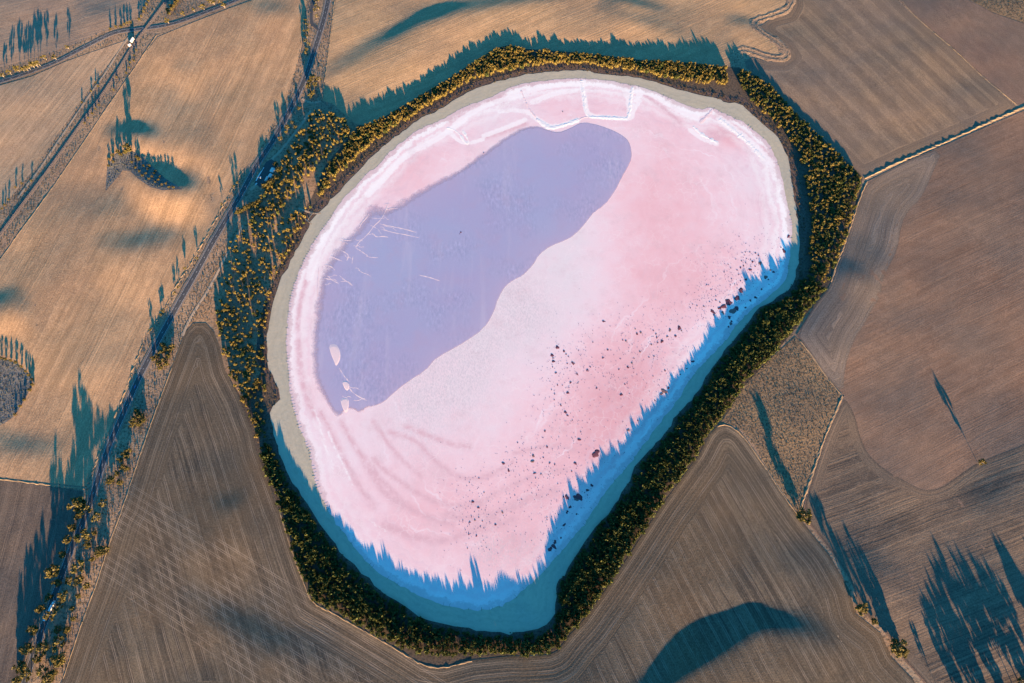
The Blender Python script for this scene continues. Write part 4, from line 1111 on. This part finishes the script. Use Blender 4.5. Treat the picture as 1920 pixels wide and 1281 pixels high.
for px, py in [(337,-2),(334,4),(330,9),(327,14),(323,20),(318,27),(330,2),(322,14),(316,22)]:
    gum(px, py, 6.5, 1.2, "dark tree in the tight clump beside the railway at the top left", "dark clump beside the railway", bushy=True)
for px, py in [(279,3),(276,10),(272,17),(270,23),(266,32),(262,38),(246,44),(240,45),(234,48),(228,52),(218,52),(208,56)]:
    gum(px, py, 5.0, 1.1, "small tree on the verge just left of the railway crossing", "small trees left of the railway crossing", bushy=True)
for px, py in [(592,4),(598,3),(593,13),(591,22),(594,33),(598,18)]:
    gum(px, py, 6, 1.2, "tree on the island between the highway and its slip road", "trees on the slip road island")
for px, py in [(574,42),(577,50),(572,62),(576,70),(575,80),(581,86),(576,96),(574,102),(579,60)]:
    gum(px, py, 7, 1.1, "tree in the short row left of the highway at the top", "short row left of the highway at the top")
for px, py, h in [(582,158,9),(587,153,10),(592,162,9),(588,147,8),(598,152,8),(583,182,8),(588,177,8),(580,166,9)]:
    gum(px, py, h, 1.2, "yellow-lit gum tree in the cluster right of the highway above the track gate", "cluster right of the highway above the gate")
for px, py, h in [(540,242,8),(555,241,7),(527,263,8),(562,206,7),(538,250,6),(549,232,6)]:
    gum(px, py, h, 1.2, "gum tree on the strip between the highway and the dirt track", "gums between highway and dirt track")
for px, py in [(453,397),(460,393),(467,390),(474,387),(447,400),(480,384),(487,380)]:
    gum(px, py, 7.5, 1.5, "bright green tree in the hedge just below the rest area", "hedge below the rest area", bushy=True)
for px, py, h in [(505,350,10),(512,345,9),(497,352,9),(519,335,8),(524,322,8),(518,310,7)]:
    gum(px, py, h, 1.3, "tall tree at the edge of the rest area", "trees edging the rest area", bushy=True)
for px, py in [(290,674),(297,669),(305,661),(312,656),(300,681),(310,676),(318,669),(325,651),(303,690),(314,684),(320,658),(308,648)]:
    gum(px, py, 7, 1.3, "dark tree in the copse right of the highway beside the pointed stubble field", "copse beside the pointed stubble field", bushy=True)
for px, py in [(255,786),(262,779),(250,796),(262,796),(270,789),(258,772),(267,781)]:
    gum(px, py, 7, 1.5, "tree in the round dark clump right of the highway, middle of the left side", "round dark clump right of the highway", bushy=True)
for px, py in [(235,851),(228,863),(240,856),(232,876),(244,845),(222,888),(228,905),(240,880)]:
    gum(px, py, 7, 1.3, "tree in the loose group right of the highway above the lower left corner", "loose group right of the highway", bushy=True)
for px, py, h, wd, lab in [
 (154,945,16,1.1,"tall gum tree left of the highway throwing the longest twin shadow"),(170,956,12,1.1,"gum tree right beside the highway edge below the tall one"),(198,945,9,1.0,"small gum tree right of the highway, topmost in the lower left group"),
 (188,969,11,1.0,"flat-topped gum tree right of the highway, second in the lower left group"),(168,1006,14,1.25,"heart-shaped gum tree beside the lower stretch of the highway"),(169,1023,8,1.0,"little round tree below the heart-shaped gum"),
 (191,1034,8,1.5,"spreading yellow tree between the highway and the stubble"),(201,1031,7,1.3,"yellow tree touching the edge of the stubble field"),(154,1061,12,1.25,"dense gum tree right of the highway above the blue-white truck"),
 (108,1071,15,1.0,"lone yellow-green gum tree left of the highway"),(151,1087,8,1.4,"wide low tree right of the highway, above the truck"),(135,1087,8,1.2,"pale low tree touching the highway edge"),(126,1117,13,1.0,"yellow gum tree beside the highway just up the road from the truck"),
 (118,1136,9,.9,"small tree close behind the truck"),(104,1150,12,1.1,"bright yellow gum tree standing next to the truck"),(138,1141,6,1.1,"tiny round tree in the scrub right of the truck"),(119,1203,12,1.3,"big gum tree in the lower left corner group, topmost"),
 (90,1213,12,1.3,"dark gum tree in the lower left corner beside the road"),(117,1237,12,1.4,"fan-shaped gum tree with a white trunk in the lower left corner"),(86,1254,11,1.1,"gum tree with a forked pale trunk near the bottom left edge"),(96,1272,10,1.3,"gum tree at the very bottom of the left road verge"),
 (211,901,8,1.2,"orange-lit tree right of the highway near the field bank's end"),(60,1262,13,1.0,"dark tree left of the road at the bottom left"),(82,1140,11,.9,"dark tree left of the road across from the truck")]:
    gum(px, py, h * 1.15, wd * 1.15, lab, bushy=rt.random() < .5)
for px, py, h in [(206,300,6),(213,293,7),(222,286,8),(236,288,7),(245,284,11),(262,300,8),(281,312,6),(228,291,7),(205,312,5),(214,305,6),(258,296,7),(292,322,5)]:
    gum(px, py, h * (1.35 if h > 10 else .85), 1.1, "stunted tree on the scrubby dune in the golden field", "stunted trees on the dune", bushy=True)
for px, py in [(262,322),(268,330),(274,326),(280,336),(286,332),(292,342),(298,338),(304,347),(312,345),(318,352),(326,352),(270,312),(278,318),(290,326),(300,332),(255,315),(248,305)]:
    gum(px, py, 3.6, 1.25, "low dark bush on the shaded right arm of the dune", "low bushes on the dune's shaded arm", bushy=True)
for px, py in [(4,672),(12,674),(22,677),(32,680),(42,688),(50,697),(56,704),(62,712),(-6,670),(63,722),(58,732),(48,750),(40,762),(30,778)]:
    gum(px, py, 5.0, 1.0, "small tree rimming the weedy patch at the left edge", "trees rimming the weedy patch", bushy=True)
for px, py in [(349,505),(337,540),(330,552),(308,585),(304,592),(372,487),(285,620),(418,386),(440,352),(447,345)]:
    gum(px, py, 6.5, .9, "small tree on the bank left of the highway's middle stretch", "small trees on the bank left of the highway")
for px, py in [(180,156),(172,172),(154,193),(185,163),(60,340),(42,345),(30,352),(17,375),(5,392),(10,385)]:
    gum(px, py, 3.6, 1.1, "bush beside the track left of the railway", "bushes beside the railway track", bushy=True)
for px, py in [(256,95),(253,105),(245,118),(243,128),(252,115),(238,138),(219,146),(186,198),(180,205),(174,214),(166,222),(160,232),(214,170)]:
    gum(px, py, 3.8, 1.1, "bush on the right side of the railway", "bushes on the right of the railway", bushy=True)

for px, py, h in [(140,990,11),(131,1012,10),(150,968,9),(122,1040,9),(112,1092,10),(96,1120,9),(70,1180,12),(58,1215,13),(46,1248,13),(38,1275,12),(180,1000,7),(176,1048,7),(166,1098,8),(150,1118,7),(140,1160,7),(130,1180,8),(112,1180,9),(104,1262,9),(75,1235,10)]:
    gum(px, py, h, 1.25, "dark roadside tree in the shaded lower stretch of the highway verge", "shaded roadside trees, lower left", bushy=True)
# ------------------------------------------------------------------ low scrub, grass and hedges (uncountable)
def shrub_template(seed):
    r = random.Random(seed)
    return leaf_quads([np.array([0, 0, .45]), np.array([.35, .1, .35]), np.array([-.3, .2, .4])], [.55, .4, .4], 3, .34, r, .7)
SHT = [shrub_template(300 + i) for i in range(8)]
def scrub(name, polys, spacing, keep, rr, hr, mat, label, cat="scrub"):
    V, F, k = [], [], 0
    for poly in polys:
        xs, ys = scatter(poly, spacing, keep)
        if not len(xs): continue
        zs = H(xs, ys)
        ok = ~inside(SAND_OUT, xs, ys)
        for ln, dmin in ((HWY, 7.5), (LANE, 5.5), (RAIL, 4.5)):
            ok &= edge_dist(ln[::2], xs, ys, False) > dmin
        for x, y, z in zip(xs[ok], ys[ok], zs[ok]):
            v, f = SHT[rt.randrange(8)]
            r_, hh = rt.uniform(*rr), rt.uniform(*hr)
            a = rt.uniform(0, 6.28); c, s = math.cos(a), math.sin(a)
            V.append(np.column_stack([(v[:, 0] * c - v[:, 1] * s) * r_ + x, (v[:, 0] * s + v[:, 1] * c) * r_ + y, v[:, 2] * hh + z + .2]))
            F.append(f + k); k += len(v)
    me_ = fast_mesh(name, np.vstack(V), np.vstack(F), [mat])
    o_ = bpy.data.objects.new(name, me_); COL.objects.link(o_)
    tag(o_, label, cat, kind='stuff')
RAILC = [(300,70),(265,110),(220,173),(180,230),(120,318),(75,385),(42,430),(0,490),(-40,540),(-40,450),(0,398),(25,369),(67,317),(110,252),(150,197),(180,152),(220,102),(240,80),(265,66)]
scrub("railway_scrub", [RAILC, [(290,46),(340,-10),(470,-10),(395,14),(345,34),(312,44)], [(255,44),(275,10),(300,-20),(312,-5),(292,25),(278,45)], [(0,150),(100,113),(200,66),(250,52),(250,46),(200,58),(100,100),(0,135)], [(0,162),(100,127),(200,78),(262,62),(240,76),(165,100),(60,143)]],
      4.0, .55, (.5, 1.3), (.4, 1.2), M['shrub'], "low scrub and tussocks on the verges of the railway and crossroad")
HWC = [[(605,0),(630,0),(625,40),(606,190),(590,195),(565,190),(587,110),(600,68)], [(577,0),(572,32),(557,125),(540,180),(520,222),(485,287),(500,285),(530,225),(553,180),(585,100),(596,65),(583,45),(583,0)],
       [(275,627),(305,585),(332,535),(385,450),(457,320),(470,322),(410,430),(330,570),(297,632),(262,700),(215,800),(190,860),(165,915),(162,912),(197,830),(240,720)],
       [(345,625),(400,545),(455,425),(448,390),(420,440),(380,505),(340,575),(305,640),(268,710),(252,745),(226,805),(202,865),(182,935),(168,975),(126,1075),(106,1130),(83,1195),(55,1285),(115,1285),(142,1207),(185,1090),(225,965),(265,850),(322,690)],
       [(560,195),(585,200),(583,208),(545,262),(515,292),(500,295),(530,245)]]
scrub("highway_scrub", HWC, 4.0, .6, (.5, 1.5), (.5, 1.5), M['shrub'], "low scrub and tussocks on the verges of the highway")
scrub("paddock_scrub", [[(1490,635),(1547,707),(1574,742),(1548,810),(1500,950),(1470,925),(1412,830),(1365,797),(1397,722),(1440,677)], [(1812,0),(1860,24),(1940,48),(1990,-60),(1780,-60)]], 4.2, .7, (.5, 1.3), (.4, 1.0), M['shrub'], "rough brown scrub covering the triangular paddock")
scrub("weed_growth", [[(-40,668),(0,676),(32,684),(50,701),(63,717),(48,745),(28,778),(0,797),(-40,805)], [(199,352),(202,318),(217,295),(235,286),(262,293),(285,315),(312,340),(338,357),(310,359),(285,352),(262,336),(245,320),(230,318),(215,333)]], 3.2, .85, (.6, 1.4), (.6, 1.5), M['weed'], "grey-green weeds over the patch at the left edge and the dune")
scrub("wood_understorey", [BELTS[1][1], BELTS[2][1], BELTS[3][1], [(405,612),(412,560),(435,450),(460,425),(450,440),(390,550),(350,615),(385,602)]], 4.0, .5, (.5, 1.2), (.4, 1.0), M['dry'], "tawny understorey and dry grass in the left-hand wood")
ringpx = []
rg = ring + outw * 5
hv = densify(rg, 3.0)
V, F, k = [], [], 0
hq = np.vstack([hv + RNG.normal(0, 3.0, hv.shape), hv + RNG.normal(0, 5.5, hv.shape), hv + outw[np.minimum((np.arange(len(hv)) * len(outw) // len(hv)), len(outw) - 1)] * 5 + RNG.normal(0, 4.5, hv.shape)])
hq = hq[~inside(SAND_OUT, hq[:, 0], hq[:, 1])]
for q, hz in zip(hq, H(hq[:, 0], hq[:, 1])):
    v, f = SHT[rt.randrange(8)]
    r_, hh = rt.uniform(.6, 1.9), rt.uniform(.5, 1.6)
    V.append(v * np.array([r_, r_, hh]) + np.array([q[0], q[1], hz + .2])); F.append(f + k); k += len(v)
me = fast_mesh("heath_bushes", np.vstack(V), np.vstack(F), [M['shrub']])
o = bpy.data.objects.new("heath_bushes", me); COL.objects.link(o)
tag(o, "low purplish heath bushes between the beach and the trees", "heath", kind='stuff')

# ------------------------------------------------------------------ vehicles and small buildings
def box(name, cx, cy, cz, sx, sy, sz, mat, parent, bev=.0, taper=1.0):
    x, y, z = sx / 2, sy / 2, sz / 2
    b = min(bev, x * .5, y * .5)
    ringp = [(-x, -y + b), (-x + b, -y), (x - b, -y), (x, -y + b), (x, y - b), (x - b, y), (-x + b, y), (-x, y - b)] if b > 0 else [(-x, -y), (x, -y), (x, y), (-x, y)]
    n_ = len(ringp)
    V = [(cx + a, cy + c, cz - z) for a, c in ringp] + [(cx + a * taper, cy + c * taper, cz + z) for a, c in ringp]
    F = [tuple(range(n_))[::-1], tuple(range(n_, 2 * n_))] + [(i, (i + 1) % n_, n_ + (i + 1) % n_, n_ + i) for i in range(n_)]
    return mesh_obj(name, V, F, mat, parent)
def wheel(parent, cx, cy, r, w_):
    V, F = [], []
    for s in (-1, 1):
        for i in range(14):
            a = 2 * math.pi * i / 14
            V.append((cx + r * math.cos(a), cy + s * w_ / 2, r + r * math.sin(a)))
    F = [tuple(range(14)), tuple(range(14, 28))[::-1]] + [(i, i + 14, (i + 1) % 14 + 14, (i + 1) % 14) for i in range(14)]
    t = mesh_obj("wheel", V, F, M['tyre'], parent)
    for s in (-1, 1):
        Vh = [(cx, cy + s * (w_ / 2 + .03), r)] + [(cx + .55 * r * math.cos(2 * math.pi * i / 10), cy + s * (w_ / 2 + .02), r + .55 * r * math.sin(2 * math.pi * i / 10)) for i in range(10)]
        mesh_obj("rim", Vh, [(0, 1 + i, 1 + (i + 1) % 10) for i in range(10)], M['chrome'], t)
def heading(p, q):
    a, b = P([p])[0], P([q])[0]
    return math.atan2(b[1] - a[1], b[0] - a[0])
def truck():
    x, y, z = G(95, 1146)
    e = empty("road_train", (x, y, z + .5), heading((87, 1164), (104, 1129)))
    tag(e, "long white truck with trailer in the blue shade on the highway, lower left", "truck")
    box("cab", 10.6, 0, 2.1, 3.0, 2.45, 2.6, M['white'], e, .25, .93)
    box("windscreen", 12.0, 0, 2.5, .18, 2.1, .9, M['glass'], e)
    box("bonnet", 12.6, 0, 1.5, 1.5, 2.1, 1.4, M['white'], e, .2, .92)
    box("bumper", 13.45, 0, .7, .25, 2.4, .5, M['chrome'], e, .08)
    box("chassis", 4.5, 0, .95, 15.5, .9, .3, M['chrome'], e)
    box("front_trailer", 4.0, 0, 2.55, 8.6, 2.5, 2.9, M['white'], e, .08)
    box("rear_trailer", -6.2, 0, 2.55, 10.8, 2.5, 2.9, M['white'], e, .08)
    box("rear_chassis", -6.2, 0, .95, 10.5, .9, .3, M['chrome'], e)
    for cx in (12.2, 9.4, 8.1, 2.4, 1.1, -.6, -8.0, -9.3, -10.6):
        for sy in (-1.05, 1.05): wheel(e, cx, sy, .5, .35)
truck()
def car(px, py, p, q, mat, label, z_=.5):
    x, y, z = G(px, py)
    e = empty("car", (x, y, z + z_), heading(p, q))
    tag(e, label, "car")
    box("body", 0, 0, .75, 4.5, 1.8, .65, mat, e, .35, .97)
    c = box("cabin", -.2, 0, 1.32, 2.5, 1.62, .52, M['glass'], e, .25, .78)
    box("roof", -.2, 0, 1.60, 1.9, 1.3, .06, mat, c, .2)
    for s in (-.6, .6):
        box("headlight", 2.22, s, .8, .08, .35, .18, M['paint'], e)
        box("tail_light", -2.22, s, .8, .08, .35, .18, M['mat'], e)
    for cx in (1.4, -1.4):
        for s in (-.8, .8): wheel(e, cx, s, .33, .22)
car(254, 726, (250, 735), (258, 717), M['bluepaint'], "blue and white car driving on the highway's middle stretch")
car(489, 334, (486, 340), (492, 327), M['white'], "white car beside the kerb strip in the rest area")
car(481, 346, (478, 350), (484, 342), M['white'], "white van parked at the lower end of the rest area")
def hut(name, px, py, L, W, Hh, p, q, label, cat="building", zoff=.5):
    x, y, z = G(px, py)
    e = empty(name, (x, y, z + zoff), heading(p, q))
    tag(e, label, cat)
    box("wall", 0, 0, Hh / 2 - .2, L, W, Hh + .4, M['cream'], e)
    l, w2 = L / 2 + .35, W / 2 + .35
    V = [(-l, -w2, Hh), (l, -w2, Hh), (l, w2, Hh), (-l, w2, Hh), (-l, 0, Hh + .9), (l, 0, Hh + .9)]
    mesh_obj("roof", V, [(0, 1, 5, 4), (2, 3, 4, 5), (0, 4, 3), (1, 2, 5), (3, 2, 1, 0)], M['roof'], e)
    d_ = box("door", L * .2, -W / 2 - .04, 1.0, .9, .08, 2.0, M['chrome'], e)
    box("handle", L * .2 + .3, -W / 2 - .1, 1.0, .1, .06, .1, M['tyre'], d_)
    for wx in (-L * .28, -L * .05):
        f = box("window", wx, -W / 2 - .04, 1.5, .8, .07, .7, M['white'], e)
        box("pane", wx, -W / 2 - .09, 1.5, .66, .04, .56, M['glass'], f)
hut("roadhouse", 512, 321, 7.5, 6, 3, (505, 330), (516, 312), "white flat-roofed building at the upper end of the rest area")
hut("shed", 508, 331, 6.0, 5, 2.8, (505, 336), (512, 326), "pale square shed between the rest area's other two buildings")
hut("shelter", 501, 337, 8.0, 3, 2.5, (498, 343), (505, 330), "long narrow white shelter at the lower end of the rest area's buildings")
hut("signal_hut", 249, 77, 8.5, 3.0, 3.2, (246, 82), (253, 71), "white elongated hut just below the railway crossing")
hut("equipment_hut", 244, 86, 4.5, 3.0, 2.6, (240, 88), (248, 84), "small pale hut below the white one beside the railway", zoff=.3)
bank([(481,341),(487,330),(492,322),(496,316)], .9, .5, M['white'], "kerb_strip", "long straight white kerb strip in the middle of the rest area", "kerb", rough=.05, z=.45)
